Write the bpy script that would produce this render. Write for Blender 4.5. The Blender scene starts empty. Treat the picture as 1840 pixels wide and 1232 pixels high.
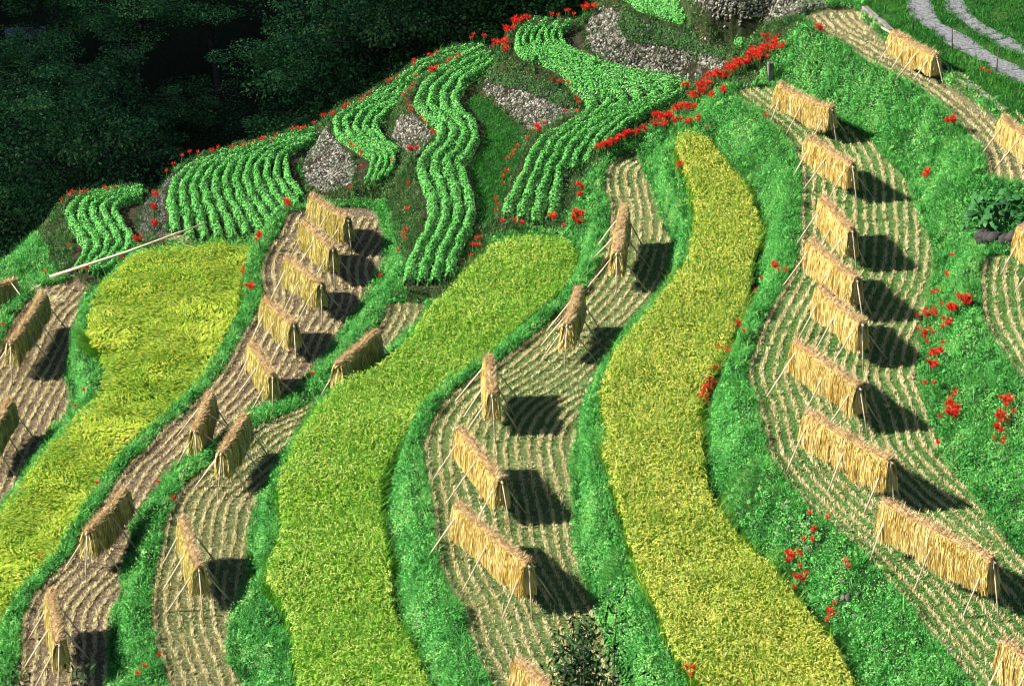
import bpy, math, random
import numpy as np
from mathutils import Vector, Matrix
random.seed(7); rng = np.random.default_rng(7)
R = math.radians
scene = bpy.context.scene
COL = scene.collection

# ------------------------------------------------------------------ camera
PITCH = R(24.0); FOCUS_Z = 3.0; DIST = 82.0
CAM = np.array([0.0, -DIST*math.cos(PITCH), FOCUS_Z + DIST*math.sin(PITCH)])
LENS = 120.4
cd = bpy.data.cameras.new("camera"); cam = bpy.data.objects.new("camera", cd); COL.objects.link(cam)
cam.location = CAM.tolist(); cam.rotation_euler = (math.pi/2 - PITCH, 0, 0)
cd.lens = LENS; cd.sensor_width = 36; cd.clip_start = 1; cd.clip_end = 3000
scene.camera = cam
# ------------------------------------------------------------------ light
SUN_EL = R(35.0); SUN_AZ = R(5.0)      # the sun stands at the left and a little towards the camera
w = bpy.data.worlds.new("World"); scene.world = w; w.use_nodes = True
nt = w.node_tree; bg = nt.nodes['Background']
sky = nt.nodes.new('ShaderNodeTexSky'); sky.sky_type = 'NISHITA'; sky.sun_disc = False
sky.sun_elevation = SUN_EL; sky.sun_rotation = R(-95)
nt.links.new(sky.outputs[0], bg.inputs[0]); bg.inputs[1].default_value = 0.05
sl = bpy.data.lights.new("sun", 'SUN'); sun = bpy.data.objects.new("sun", sl); COL.objects.link(sun)
sl.energy = 5.0; sl.angle = R(0.5); sl.color = (1.0, 0.96, 0.87)
sun.rotation_euler = Vector((math.cos(SUN_EL)*math.cos(SUN_AZ), math.cos(SUN_EL)*math.sin(SUN_AZ), -math.sin(SUN_EL))).to_track_quat('-Z', 'Y').to_euler()
sun.location = (-60, 0, 60)
scene.view_settings.view_transform = 'Standard'; scene.view_settings.look = 'None'
scene.view_settings.exposure = 1.15; scene.view_settings.gamma = 1.0
scene.cycles.filter_width = 1.1; scene.cycles.max_bounces = 4; scene.cycles.diffuse_bounces = 1; scene.cycles.transmission_bounces = 3
scene.cycles.glossy_bounces = 2; scene.cycles.transparent_max_bounces = 4

# ------------------------------------------------------------------ picture point -> place
TH = 18.0/LENS
FW = np.array([0, math.cos(PITCH), -math.sin(PITCH)]); UP = np.array([0, math.sin(PITCH), math.cos(PITCH)])
def ray(px, py):
    px = np.asarray(px, float); py = np.asarray(py, float)
    a = (px-920)/920*TH; b = (616-py)/920*TH
    return FW + np.stack([a, 0*a, 0*a], -1) + b[..., None]*UP
def on_plane(px, py, z0, gx=0.0, gy=0.0):
    d = ray(px, py)
    t = (z0 + gx*CAM[0] + gy*CAM[1] - CAM[2])/(d[..., 2] - gx*d[..., 0] - gy*d[..., 1])
    return CAM + t[..., None]*d
def to_px(P):
    v = P - CAM
    zz = v @ FW
    return 920 + (v[..., 0]/zz)/TH*920, 616 - (v @ UP/zz)/TH*920
def K(c, r, *pts):
    ox, oy = (0, 610, 1220)[c], (0, 400, 812)[r]
    return [(ox+u/2.934, oy+v/2.934) for u, v in pts]
def extrap(pts, d=260):
    (x0, y0), (x1, y1) = pts[-2], pts[-1]; l = math.hypot(x1-x0, y1-y0)
    return pts + [(x1+(x1-x0)/l*d, y1+(y1-y0)/l*d)]
def smooth(pts, step=0.25, closed=False, it=2):
    P = np.array(pts, float)
    for _ in range(it):                                   # Chaikin
        if closed: Q = np.roll(P, -1, 0)
        else: Q = P[1:]
        A = P if closed else P[:-1]
        N = np.empty((2*len(A), P.shape[1])); N[0::2] = .75*A+.25*Q; N[1::2] = .25*A+.75*Q
        if not closed: N = np.vstack([P[:1], N, P[-1:]])
        P = N
    return P
def resample(P, n=None, step=None):
    s = np.concatenate([[0], np.cumsum(np.linalg.norm(np.diff(P, axis=0), axis=1))])
    if n is None: n = max(2, int(s[-1]/step)+1)
    t = np.linspace(0, s[-1], n)
    return np.stack([np.interp(t, s, P[:, i]) for i in range(P.shape[1])], -1)

# ------------------------------------------------------------------ traced outlines (left edge downwards, right edge downwards)
Z = dict(low=-0.7, T0=0.0, R1=1.0, T2=1.45, T3=1.9, R4=2.4, T5=3.4, R6=4.25, T7=5.6, T8b=6.5, T8a=7.0, T9=7.6)
T0_L = K(0,1,(240,330),(190,380),(90,470),(20,600),(-60,760),(-150,900),(-260,1100),(-400,1400))
T0_R = K(0,1,(500,308),(470,360),(430,420),(415,500),(400,620),(370,700),(350,790),(350,850),(380,930),(385,985),(330,1050),(250,1130),(180,1220),(60,1440),(-100,1650),(-300,1900))
R1_L = K(0,1,(720,135),(640,190),(560,280),(510,330),(480,390),(460,470),(455,540),(480,600),(525,680),(535,740),(525,820),(500,880),(420,960),(350,1050),(270,1130),(200,1220))+K(0,2,(60,190),(-60,330),(-300,600))
R1_R = K(0,1,(1340,112),(1310,170),(1285,200),(1260,260),(1250,340),(1255,420),(1230,500),(1200,560),(1160,640),(1090,740),(1020,830),(930,920),(850,990),(760,1070),(700,1130),(640,1200))+K(0,2,(540,60),(500,130),(480,200),(460,270),(430,350),(400,420),(330,500),(240,570),(150,650),(60,740),(15,810),(-30,920),(-60,1200),(-100,1500))
R1_T = K(0,1,(720,135),(850,112),(1000,108),(1180,98),(1340,112))
T2_L = K(0,1,(1520,-50),(1490,0),(1470,60),(1415,130),(1380,200),(1365,270),(1375,340),(1385,400),(1365,450),(1300,540),(1250,640),(1200,740),(1120,850),(1010,960),(900,1050),(820,1130),(740,1220))+K(0,2,(690,40),(630,120),(590,190),(540,270),(480,360),(410,450),(380,540),(310,620),(230,690),(150,790),(110,880),(98,960),(105,1050),(90,1150),(80,1240),(60,1500),(30,1800))
T2_R = [(612,372),(676,380),(686,410),(692,451),(695,468),(681,489),(675,512),(661,533),(637,563),(620,590),(610,605)]+K(0,1,(1740,680),(1650,790),(1590,850),(1510,925),(1400,978),(1320,1020),(1180,1140))+K(0,2,(1010,10),(955,60),(875,130),(825,200),(780,270),(730,330),(695,420),(680,500),(665,580),(648,650),(630,750),(600,870),(580,980),(572,1060),(575,1130),(570,1240),(560,1500),(540,1800))
T3_L = K(1,1,(240,425),(235,480),(200,545),(150,620),(60,720))+K(0,1,(1730,875),(1640,950),(1560,992),(1450,1035),(1330,1085),(1230,1180))+K(0,2,(1150,30),(1080,90),(1000,150),(940,200),(890,280),(870,350),(860,420),(848,500),(825,590),(800,680),(787,760),(790,860),(797,950),(812,1020),(840,1090),(860,1160),(885,1240),(950,1500),(1030,1800))
T3_R = K(1,1,(480,430),(440,490),(390,560),(330,620),(240,700),(150,760),(60,800))+K(0,1,(1690,935),(1600,1040),(1560,1120),(1530,1190))+K(0,2,(1480,40),(1440,120),(1400,180),(1370,250),(1335,350),(1305,440),(1300,540),(1315,640),(1290,720),(1265,800),(1230,860),(1200,950),(1195,1080),(1230,1150),(1285,1240),(1400,1500),(1530,1800))
R4_L = K(1,1,(820,58),(790,130),(700,200),(620,280),(560,340),(500,400),(440,480),(390,560),(320,630),(240,700),(150,760),(60,790),(0,820))+K(0,1,(1700,915),(1650,990),(1600,1060),(1560,1130),(1530,1200))+K(0,2,(1500,30),(1472,100),(1480,200),(1475,300),(1480,400),(1450,500),(1420,580),(1402,650),(1440,730),(1490,790),(1525,860),(1540,960),(1542,1050),(1560,1130),(1585,1240),(1650,1500),(1750,1800))
R4_R = K(1,1,(1190,58),(1225,90),(1235,160),(1235,230),(1215,300),(1130,370),(1050,440),(980,500),(900,570),(830,650),(740,740),(670,800),(580,860),(500,930),(430,1000),(370,1060),(330,1110),(290,1180))+K(1,2,(265,20),(230,70),(210,150),(205,220),(215,300),(230,400),(240,480),(260,560),(270,640),(280,720),(290,800),(310,880),(350,960),(400,1040),(440,1120),(480,1240),(570,1500),(680,1800))
T5_L = K(1,0,(1480,830),(1400,880),(1388,950),(1405,1050),(1425,1120),(1415,1200))+K(1,1,(1415,60),(1390,150),(1365,230),(1310,330),(1200,450),(1110,530),(1020,590),(930,670),(840,745),(740,800),(640,860),(560,930),(500,1010),(460,1090),(440,1180))+K(1,2,(442,0),(447,100),(460,200),(482,290),(490,380),(497,470),(512,570),(540,660),(590,760),(640,850),(675,950),(700,1040),(740,1130),(800,1240),(930,1500),(1080,1800))
T5_R = K(1,0,(1565,800),(1595,880),(1640,980),(1680,1080),(1700,1170))+K(1,1,(1725,50),(1750,90),(1755,200),(1740,290),(1680,370),(1620,450),(1540,530),(1480,600),(1430,680),(1390,740),(1340,850),(1290,950),(1260,1060),(1245,1180))+K(1,2,(1215,50),(1215,150),(1235,280),(1240,350),(1240,450),(1255,550),(1275,640),(1330,780),(1360,880),(1400,1000),(1430,1080),(1450,1150),(1490,1240),(1600,1500),(1720,1800))
R6_L = [(1213,228)]+K(2,0,(0,800),(30,880),(60,960),(85,1040),(90,1130),(82,1220))+K(2,1,(75,50),(68,120),(40,190),(0,240))+K(1,1,(1750,310),(1660,410),(1570,510),(1490,600),(1450,660),(1410,760),(1382,830),(1385,920),(1398,1000),(1405,1100),(1400,1200))+K(1,2,(1407,30),(1438,150),(1462,240),(1500,350),(1532,460),(1580,570),(1620,660),(1660,760),(1690,860),(1730,950),(1780,1050))+K(2,2,(20,1080),(100,1170),(145,1240),(270,1500),(420,1800))
R6_R = K(2,0,(150,695),(200,765),(245,830),(300,900),(350,970),(392,1050),(430,1130),(437,1200))+K(2,1,(430,20),(410,90),(387,160),(380,230),(367,300),(360,370),(340,460),(300,530),(260,610),(222,690),(190,750),(158,810),(125,880),(100,960),(98,1030),(108,1120),(120,1200))+K(2,2,(125,30),(148,120),(172,210),(212,300),(270,380),(340,450),(430,530),(520,620),(590,700),(660,790),(740,880),(800,950),(850,1030),(890,1120),(930,1240),(1050,1500),(1190,1800))
T7_L = K(2,0,(250,490),(340,560),(440,630),(530,700),(590,790),(625,850),(640,950),(636,1050),(630,1150))+K(2,1,(640,0),(632,80),(615,180),(597,260),(550,340),(490,440),(440,530),(412,600),(388,680),(360,750),(352,820),(380,900),(410,980),(428,1070),(440,1150))+K(2,2,(465,30),(530,120),(600,210),(680,290),(760,370),(850,440),(950,530),(1030,610),(1100,690),(1180,780),(1250,870),(1310,950),(1380,1040),(1470,1130),(1550,1240),(1760,1500),(2000,1800))
T7_R = K(2,0,(440,455),(540,490),(800,630),(950,700),(1030,765),(1080,830),(1150,900),(1210,970),(1240,1050),(1262,1130),(1290,1200))+K(2,1,(1310,60),(1342,150),(1350,250),(1332,330),(1312,430),(1292,500),(1272,620),(1270,720),(1260,820),(1280,920),(1330,1060),(1370,1170))+K(2,2,(1400,50),(1480,150),(1570,260),(1660,380),(1740,480),(1850,600),(2050,850),(2300,1200))
T8b_L = K(2,1,(1600,185),(1575,280),(1585,400),(1600,520),(1640,600),(1700,700),(1760,790),(1850,890),(2050,1150),(2300,1500))
T8b_R = K(2,1,(1700,170),(1820,180),(2000,200),(2300,300))
T8a_L = K(2,0,(640,90),(720,180),(850,240),(960,310),(1060,360),(1180,430),(1280,490),(1370,560),(1440,630),(1520,710),(1580,790),(1610,870),(1622,955))
T8a_R = K(2,0,(700,60),(900,50),(960,70),(1040,150),(1130,230),(1300,340),(1500,462),(1620,550),(1720,622),(1860,720),(2200,960),(2200,1150),(1850,990),(1690,975))
def slope(p_far, z_far, p_near, z_near):      # a bed that falls towards the near end
    yf = float(on_plane(*p_far, z_far)[1]); yn = float(on_plane(*p_near, z_near)[1]); g = (z_far-z_near)/(yf-yn)
    return (z_far-g*yf, 0, g)
SV2 = slope((560,240), 1.9, (380,435), 1.15); SV3 = slope((840,90), 3.0, (670,330), 1.95); SV4 = slope((870,100), 3.7, (770,510), 2.2); SV5 = slope((980,40), 5.0, (950,400), 2.75)
REG = []   # (name, kind, polygon in picture points, plane (z0,gx,gy))
def reg(name, kind, poly, z0, gx=0, gy=0): REG.append((name, kind, poly, (z0, gx, gy)))
def band(name, kind, L, Rr, z, top=None, lift=0.0):
    poly = (top if top else [])+list(Rr)+list(L)[::-1]
    REG.append((name, kind, poly, (z, 0, 0), lift))
RICE_H = 0.5
LOW_P = [(-60,500)]+K(0,1,(120,395),(60,450),(-10,560),(-120,760),(-300,1100),(-800,1300),(-800,300))
V1_P = [(258,333),(187,339),(118,360),(114,385),(130,415),(132,455),(128,480),(150,500),(180,500),(212,480),(243,455),(248,430),(244,400),(256,360)]
V2_P = [(566,230),(470,252),(375,279),(338,291),(300,325),(297,370),(303,438),(455,436),(495,402),(552,368),(540,320),(527,295),(566,262)]
V3_P = [(852,78),(800,91),(745,118),(700,153),(600,201),(592,230),(618,268),(646,288),(642,335),(697,338),(722,285),(695,250),(688,228),(722,197),(745,162),(800,120),(852,97)]
V4_P = [(888,84),(850,92),(770,137),(742,163),(740,200),(772,230),(782,245),(756,275),(744,292),(750,330),(765,380),(755,430),(733,470),(718,508),(740,518),(800,516),(822,490),(845,430),(862,400),(905,400),(912,352),(952,246),(900,205),(870,172),(842,172),(846,160),(888,128)]
V5_P = [(940,33),(922,65),(919,85),(938,106),(1005,143),(1050,178),(1056,198),(980,238),(950,262),(940,297),(905,361),(896,405),(1003,410),(1005,350),(1012,318),(1068,302),(1100,262),(1170,215),(1240,175),(1242,148),(1160,128),(1090,112),(1050,95),(1052,70),(1030,38)]
V6_P = [(1090,-20),(1105,-2),(1130,22),(1230,47),(1325,90),(1375,75),(1395,55),(1290,15),(1230,-10),(1180,-60),(1080,-80)]
T9_P = [(1235,-60),(1262,-22),(1300,-12),(1380,-10),(1470,-25),(1500,-60),(1500,-200),(1200,-200)]
G9_P = K(2,0,(980,55),(1060,150),(1170,225),(1320,330),(1520,455),(1640,545),(1740,618),(1880,715),(2300,1000),(2800,1100),(2800,-800),(900,-800))
reg('low','stub',LOW_P,Z['low'])
band('T0','stub',T0_L,T0_R,Z['T0']); band('R1','rice',R1_L,R1_R,Z['R1'],R1_T,RICE_H)
band('T2','stub',T2_L,T2_R,Z['T2']); band('T3','stub',T3_L,T3_R,Z['T3']); band('R4','rice',R4_L,R4_R,Z['R4'],None,RICE_H)
band('T5','stub',T5_L,T5_R,Z['T5']); band('R6','rice',R6_L,R6_R,Z['R6'],None,RICE_H)
band('T7','stub',T7_L,T7_R,Z['T7']); band('T8b','stub',T8b_L,T8b_R,Z['T8b']); band('T8a','stub',T8a_L,T8a_R,Z['T8a'])
reg('V1','bed',V1_P,0.25); reg('V2','bed',V2_P,*SV2); reg('V3','bed',V3_P,*SV3); reg('V4','bed',V4_P,*SV4)
reg('V5','bed',V5_P,*SV5); reg('V6','bed',V6_P,5.6); reg('T9','grassfield',T9_P,7.0)
reg('G9','grassfield',G9_P,6.28,0.08,0.02)
PLANE = {r[0]: r[3] for r in REG}
POLY = {}
for r in REG:
    lift = r[4] if len(r) > 4 else 0.0
    pp = smooth(r[2], closed=True, it=1) if r[1] != 'x' else np.array(r[2])
    W3 = on_plane(pp[:, 0], pp[:, 1], r[3][0]+lift, r[3][1], r[3][2])
    POLY[r[0]] = W3[:, :2]
# ------------------------------------------------------------------ height field
STEP = 0.05
X0, X1, Y0, Y1 = -17.0, 17.0, -26.0, 29.0
fx = np.arange(X0, X1+1e-6, STEP); fy = np.arange(Y0, Y1+1e-6, STEP)
GX, GY = np.meshgrid(fx, fy)          # [iy, ix]
edge_px = np.array([(0,395,0),(60,380,0),(126,352,.25),(256,335,.25),(300,305,1.6),(340,290,1.7),(560,232,1.9),(600,203,2.5),(745,120,2.8),(852,80,3),(930,38,5),(1030,30,5),(1075,0,6)])
ew = np.array([on_plane(a, b, c) for a, b, c in edge_px])
EX = np.concatenate([[-60, -30], ew[:, 0], [9, 14, 30, 80]]); EY = np.concatenate([[-26, -8], ew[:, 1], [42, 75, 160, 340]])
o_ = np.argsort(EX); EX = EX[o_]; EY = EY[o_]
_NT = np.random.default_rng(11).uniform(-1, 1, (256, 256))
def noise2(x, y, s, seed):
    out = 0; amp = 1.0; f = s/math.pi; x = np.asarray(x, float); y = np.asarray(y, float)
    for k in range(3):
        u = x*f*.8+y*f*.6+seed*17.3+k*5.1; v = -x*f*.6+y*f*.8+seed*9.7+k*3.3
        i = np.floor(u).astype(int); j = np.floor(v).astype(int); a = u-i; b = v-j
        a = a*a*(3-2*a); b = b*b*(3-2*b)
        q = lambda p, r: _NT[(i+p) % 256, (j+r) % 256]
        out = out+amp*((q(0, 0)*(1-a)+q(1, 0)*a)*(1-b)+(q(0, 1)*(1-a)+q(1, 1)*a)*b)
        amp *= .5; f *= 2.1
    return out/1.1
def Hout(x, y):
    t = (y-np.interp(x, EX, EY))*0.85
    base = 3+0.3*np.clip(x, -60, 60)+np.clip(y-20, 0, 400)*0.05
    drop = np.clip(0.8*(t-1.0), 0, 13)
    z = base-drop
    z = z+np.clip(x-25, 0, 300)*.25
    zc = -0.18*np.clip(-27-y, 0, 60)             # towards the camera the hillside keeps falling
    z = z+zc*(1+0*x)
    ridge = 101.9+(-8+(y-10)*.60)+1.0*noise2(x, y, .12, 5)  # unseen ridge far left, its height shaped to keep the wood in shade
    k = np.clip((-55-x)/95, 0, 1); k = k*k*(3-2*k)
    z = z*(1-k)+ridge*k
    k2 = np.clip((-150-x)/200, 0, 1)
    return z*(1-k2)+20*k2
def sdist(poly, X, Y):
    n = len(poly); best = np.full(X.shape, 1e9); ins = np.zeros(X.shape, bool)
    for i in range(n):
        ax, ay = poly[i]; bx, by = poly[(i+1) % n]
        dx, dy = bx-ax, by-ay; L2 = dx*dx+dy*dy+1e-12
        t = np.clip(((X-ax)*dx+(Y-ay)*dy)/L2, 0, 1)
        d = (X-ax-t*dx)**2+(Y-ay-t*dy)**2
        best = np.minimum(best, d)
        c = (ay > Y) != (by > Y)
        if dy != 0: ins ^= c & (X < (Y-ay)*dx/dy+ax)
    d = np.sqrt(best)
    return np.where(ins, -d, d)
RGAP = np.zeros(GX.shape, bool); H = np.full(GX.shape, np.nan); FID = np.full(GX.shape, -1); FSD = np.full(GX.shape, 9.0)
LIP = {'stub': 0.30, 'rice': 0.26, 'bed': 0.10, 'grassfield': 0.12}
for i, r in enumerate(REG):
    P = POLY[r[0]]; pad = .6
    ix0, ix1 = np.searchsorted(fx, [P[:, 0].min()-pad, P[:, 0].max()+pad]); iy0, iy1 = np.searchsorted(fy, [P[:, 1].min()-pad, P[:, 1].max()+pad])
    if ix1 <= ix0 or iy1 <= iy0: continue
    S = (slice(iy0, iy1), slice(ix0, ix1)); gx_, gy_ = GX[S], GY[S]
    sd = sdist(P, gx_, gy_)
    z0, a, b = r[3]; z = z0+a*gx_+b*gy_
    if r[1] == 'stub': z = z+0.07*np.clip((sd+.04)/.12, 0, 1)*np.clip((.34-sd)/.1, 0, 1)
    m = (sd < LIP[r[1]]) & (GY[S] > -24.6) & (np.abs(GX[S]) < 16.4)
    h = H[S]; new = m & (np.isnan(h) | (z > h)); h[new] = z[new]
    RGAP[S] &= ~new; RGAP[S] |= new & (sd > 0) & (sd < .2) & (r[1] == 'rice'); f = FID[S]; fs = FSD[S]; inside = new & (sd < 0); f[new] = -1; f[inside] = i; fs[new] = sd[new]
T_EDGE = (GY-np.interp(GX, EX, EY))*0.85
far = np.isnan(H) & (T_EDGE > 2.2)
H[far] = Hout(GX, GY)[far]
bd = np.zeros(H.shape, bool); bd[0, :] = bd[-1, :] = bd[:, 0] = bd[:, -1] = True
H[bd] = Hout(GX, GY)[bd]
pin = ~np.isnan(H)
def relax(h, pin, n):
    v = h[pin]
    for _ in range(n):
        p = np.pad(h, 1, mode='edge')
        h = (p[:-2, 1:-1]+p[2:, 1:-1]+p[1:-1, :-2]+p[1:-1, 2:])*.25
        h[pin] = v
    return h
def fill(h, pin, depth=5):
    if depth == 0:
        hh = h.copy(); hh[~pin] = np.mean(h[pin]); return relax(hh, pin, 600)
    ny, nx = h.shape; py_, px_ = (ny+1)//2*2, (nx+1)//2*2
    hp = np.pad(np.where(pin, h, 0), ((0, py_-ny), (0, px_-nx)), mode='edge'); pp = np.pad(pin, ((0, py_-ny), (0, px_-nx)), mode='edge')
    c = (hp*pp).reshape(py_//2, 2, px_//2, 2).sum((1, 3)); n = pp.reshape(py_//2, 2, px_//2, 2).sum((1, 3))
    ch = np.where(n > 0, c/np.maximum(n, 1), 0)
    cr = fill(ch, n > 0, depth-1)
    up = np.repeat(np.repeat(cr, 2, 0), 2, 1)[:ny, :nx]
    hh = np.where(pin, h, up)
    return relax(hh, pin, 30)
H = fill(H, pin)
def blur(a, n=1):
    for _ in range(n):
        p = np.pad(a, 1, mode='edge')
        a = (p[:-2, 1:-1]+p[2:, 1:-1]+p[1:-1, :-2]+p[1:-1, 2:])*.125+a*.5
    return a
H = blur(H, 2)
isbank = (FID < 0) & (T_EDGE < 2.2)
Hs_ = H[::4, ::4]; Hs_ = blur(Hs_, 8); Hs_ = np.repeat(np.repeat(Hs_, 4, 0), 4, 1)[:H.shape[0], :H.shape[1]]; RGAP &= (Hs_-H) > .02
bankw = blur(isbank.astype(float), 3)
H = H+bankw*(0.07*noise2(GX, GY, 2.6, 1)+0.06*noise2(GX, GY, 8., 2))
fieldw = 1-bankw
H = H+fieldw*0.012*noise2(GX, GY, 3.0, 3)
def Hat(x, y):
    x = np.asarray(x, float); y = np.asarray(y, float)
    u = np.clip((x-X0)/STEP, 0, len(fx)-1.001); v = np.clip((y-Y0)/STEP, 0, len(fy)-1.001)
    i = u.astype(int); j = v.astype(int); a = u-i; b = v-j
    z = (H[j, i]*(1-a)+H[j, i+1]*a)*(1-b)+(H[j+1, i]*(1-a)+H[j+1, i+1]*a)*b
    out = (x < X0) | (x > X1) | (y < Y0) | (y > Y1)
    return np.where(out, Hout(x, y), z)
def hit(px, py):
    d = ray(px, py); t = np.linspace(50, 200, 6000)
    P = CAM+t[:, None]*d
    below = P[:, 2] < Hat(P[:, 0], P[:, 1])
    k = np.argmax(below) if below.any() else len(t)-1
    return P[k]
NYg, NXg = np.gradient(H, STEP)
Nrm = np.stack([-NXg, -NYg, np.ones_like(H)], -1); Nrm /= np.linalg.norm(Nrm, axis=-1, keepdims=True)
PXg, PYg = to_px(np.stack([GX, GY, H], -1))

# ------------------------------------------------------------------ materials
def mat(name):
    m = bpy.data.materials.new(name); m.use_nodes = True; n = m.node_tree; n.nodes.clear()
    o = n.nodes.new('ShaderNodeOutputMaterial'); b = n.nodes.new('ShaderNodeBsdfPrincipled')
    n.links.new(b.outputs[0], o.inputs[0]); b.inputs['Roughness'].default_value = .75
    b.inputs['Specular IOR Level'].default_value = .25
    return m, n, b, o
def ramp(n, stops):
    r = n.nodes.new('ShaderNodeValToRGB'); e = r.color_ramp.elements
    while len(e) < len(stops): e.new(.5)
    for k, (p, c) in enumerate(stops): e[k].position = p; e[k].color = (*c, 1)
    return r
def leafmat(name, stops, scale=1.2, amt=.5, trans=.25, rough=.6, spec=.25):
    m, n, b, o = mat(name)
    at = n.nodes.new('ShaderNodeAttribute'); at.attribute_name = 'rnd'
    tc = n.nodes.new('ShaderNodeTexCoord'); ns = n.nodes.new('ShaderNodeTexNoise'); ns.inputs['Scale'].default_value = scale; ns.inputs['Detail'].default_value = 3
    n.links.new(tc.outputs['Object'], ns.inputs['Vector'])
    mx = n.nodes.new('ShaderNodeMath'); mx.operation = 'MULTIPLY_ADD'; mx.inputs[1].default_value = amt*2; mx.inputs[2].default_value = -amt
    n.links.new(ns.outputs[0], mx.inputs[0])
    ad = n.nodes.new('ShaderNodeMath'); ad.operation = 'ADD'; ad.use_clamp = True
    n.links.new(at.outputs['Fac'], ad.inputs[0]); n.links.new(mx.outputs[0], ad.inputs[1])
    r = ramp(n, stops); n.links.new(ad.outputs[0], r.inputs[0]); n.links.new(r.outputs[0], b.inputs['Base Color'])
    b.inputs['Roughness'].default_value = rough; b.inputs['Specular IOR Level'].default_value = spec
    if trans > 0:
        t = n.nodes.new('ShaderNodeBsdfTranslucent'); n.links.new(r.outputs[0], t.inputs[0])
        ms = n.nodes.new('ShaderNodeMixShader'); ms.inputs[0].default_value = trans
        n.links.new(b.outputs[0], ms.inputs[1]); n.links.new(t.outputs[0], ms.inputs[2]); n.links.new(ms.outputs[0], o.inputs[0])
    return m
def noisemat(name, stops, scale=8, rough=.85, bump=.3, detail=6, bscale=None):
    m, n, b, o = mat(name)
    tc = n.nodes.new('ShaderNodeTexCoord'); ns = n.nodes.new('ShaderNodeTexNoise'); ns.inputs['Scale'].default_value = scale; ns.inputs['Detail'].default_value = detail
    n.links.new(tc.outputs['Object'], ns.inputs['Vector']); r = ramp(n, stops)
    n.links.new(ns.outputs[0], r.inputs[0]); n.links.new(r.outputs[0], b.inputs['Base Color']); b.inputs['Roughness'].default_value = rough
    if bump:
        bp = n.nodes.new('ShaderNodeBump'); bp.inputs['Strength'].default_value = bump; bp.inputs['Distance'].default_value = .03
        n.links.new(ns.outputs[0], bp.inputs['Height']); n.links.new(bp.outputs[0], b.inputs['Normal'])
    return m
M = {}
M['bank'] = leafmat('bank_grass', [(0, (.016, .10, .016)), (.35, (.050, .29, .040)), (.7, (.10, .46, .08)), (1, (.34, .60, .17))], 1.6, .4, .14)
M['dull'] = leafmat('rough_grass', [(0, (.015, .055, .012)), (.5, (.045, .16, .03)), (.8, (.09, .21, .05)), (1, (.24, .20, .10))], 2.0, .5, .2)
M['lawn'] = leafmat('short_grass', [(0, (.012, .10, .012)), (.5, (.03, .22, .025)), (1, (.10, .32, .04))], 1.5, .4, .25)
M['weed'] = leafmat('weed_leaf', [(0, (.03, .14, .02)), (.6, (.08, .32, .05)), (1, (.18, .42, .08))], 2, .3, .2)
M['riceA'] = leafmat('rice_yellow', [(0, (.03, .15, .01)), (.35, (.16, .38, .02)), (.62, (.42, .52, .04)), (1, (.88, .80, .18))], .5, .14, .15)
M['riceB'] = leafmat('rice_green', [(0, (.04, .22, .01)), (.4, (.14, .42, .02)), (.72, (.36, .60, .05)), (1, (.88, .86, .25))], .5, .16, .15)
M['riceC'] = leafmat('rice_lodged', [(0, (.03, .17, .01)), (.35, (.15, .40, .02)), (.68, (.38, .56, .03)), (1, (.82, .80, .13))], .7, .18, .15)
M['crop'] = leafmat('crop_leaf', [(0, (.05, .28, .045)), (.45, (.14, .50, .10)), (.8, (.24, .60, .17)), (1, (.36, .68, .28))], 3, .22, .15, .7, .1)
M['tree'] = leafmat('tree_leaf', [(0, (.012, .045, .014)), (.45, (.06, .22, .05)), (.75, (.17, .42, .10)), (1, (.42, .62, .18))], .5, .5, .1)
_n = M['tree'].node_tree; _oi = _n.nodes.new('ShaderNodeObjectInfo'); _mr = _n.nodes.new('ShaderNodeMapRange'); _mr.inputs['To Min'].default_value = .45; _mr.inputs['To Max'].default_value = 1.7
_n.links.new(_oi.outputs['Random'], _mr.inputs[0]); _vm = _n.nodes.new('ShaderNodeVectorMath'); _vm.operation = 'SCALE'; _rp = [q for q in _n.nodes if q.type == 'VALTORGB'][0]
_n.links.new(_rp.outputs[0], _vm.inputs[0]); _n.links.new(_mr.outputs[0], _vm.inputs['Scale'])
for _q in _n.nodes:
    if _q.type == 'BSDF_PRINCIPLED': _n.links.new(_vm.outputs[0], _q.inputs['Base Color'])
    if _q.type == 'BSDF_TRANSLUCENT': _n.links.new(_vm.outputs[0], _q.inputs[0])
M['taro'] = leafmat('broad_leaf', [(0, (.01, .05, .015)), (.6, (.025, .13, .03)), (1, (.06, .22, .05))], 2, .3, .15, .6, .2)
M['twig'] = leafmat('dark_leaf', [(0, (.008, .03, .008)), (.6, (.02, .07, .015)), (1, (.05, .12, .03))], 2, .3, .1)
M['stub'] = leafmat('stubble', [(0, (.30, .22, .08)), (.5, (.68, .56, .26)), (1, (.90, .82, .50))], 2, .3, .1)
M['straw'] = leafmat('hung_straw', [(0, (.38, .24, .06)), (.3, (.70, .50, .15)), (.65, (.90, .69, .25)), (1, (.95, .84, .46))], 5, .3, .1, .55)
M['strawgreen'] = leafmat('hung_straw_green', [(0, (.28, .22, .05)), (.4, (.58, .48, .14)), (.75, (.82, .69, .26)), (1, (.92, .84, .46))], 5, .3, .15, .55)
M['butts'] = leafmat('straw_butts', [(0, (.20, .11, .045)), (.45, (.58, .38, .17)), (1, (.92, .74, .44))], 6, .25, .1)
M['red'] = leafmat('lily_red', [(0, (.55, .01, .006)), (.6, (.90, .03, .018)), (1, (.98, .12, .07))], 3, .2, .25, .5)
M['stem'] = noisemat('stem_green', [(0, (.02, .10, .02)), (1, (.05, .16, .03))], 5, .6, 0)
M['pole'] = noisemat('weathered_pole', [(.3, (.40, .31, .20)), (.7, (.68, .58, .44))], 9, .7, .1)
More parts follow.
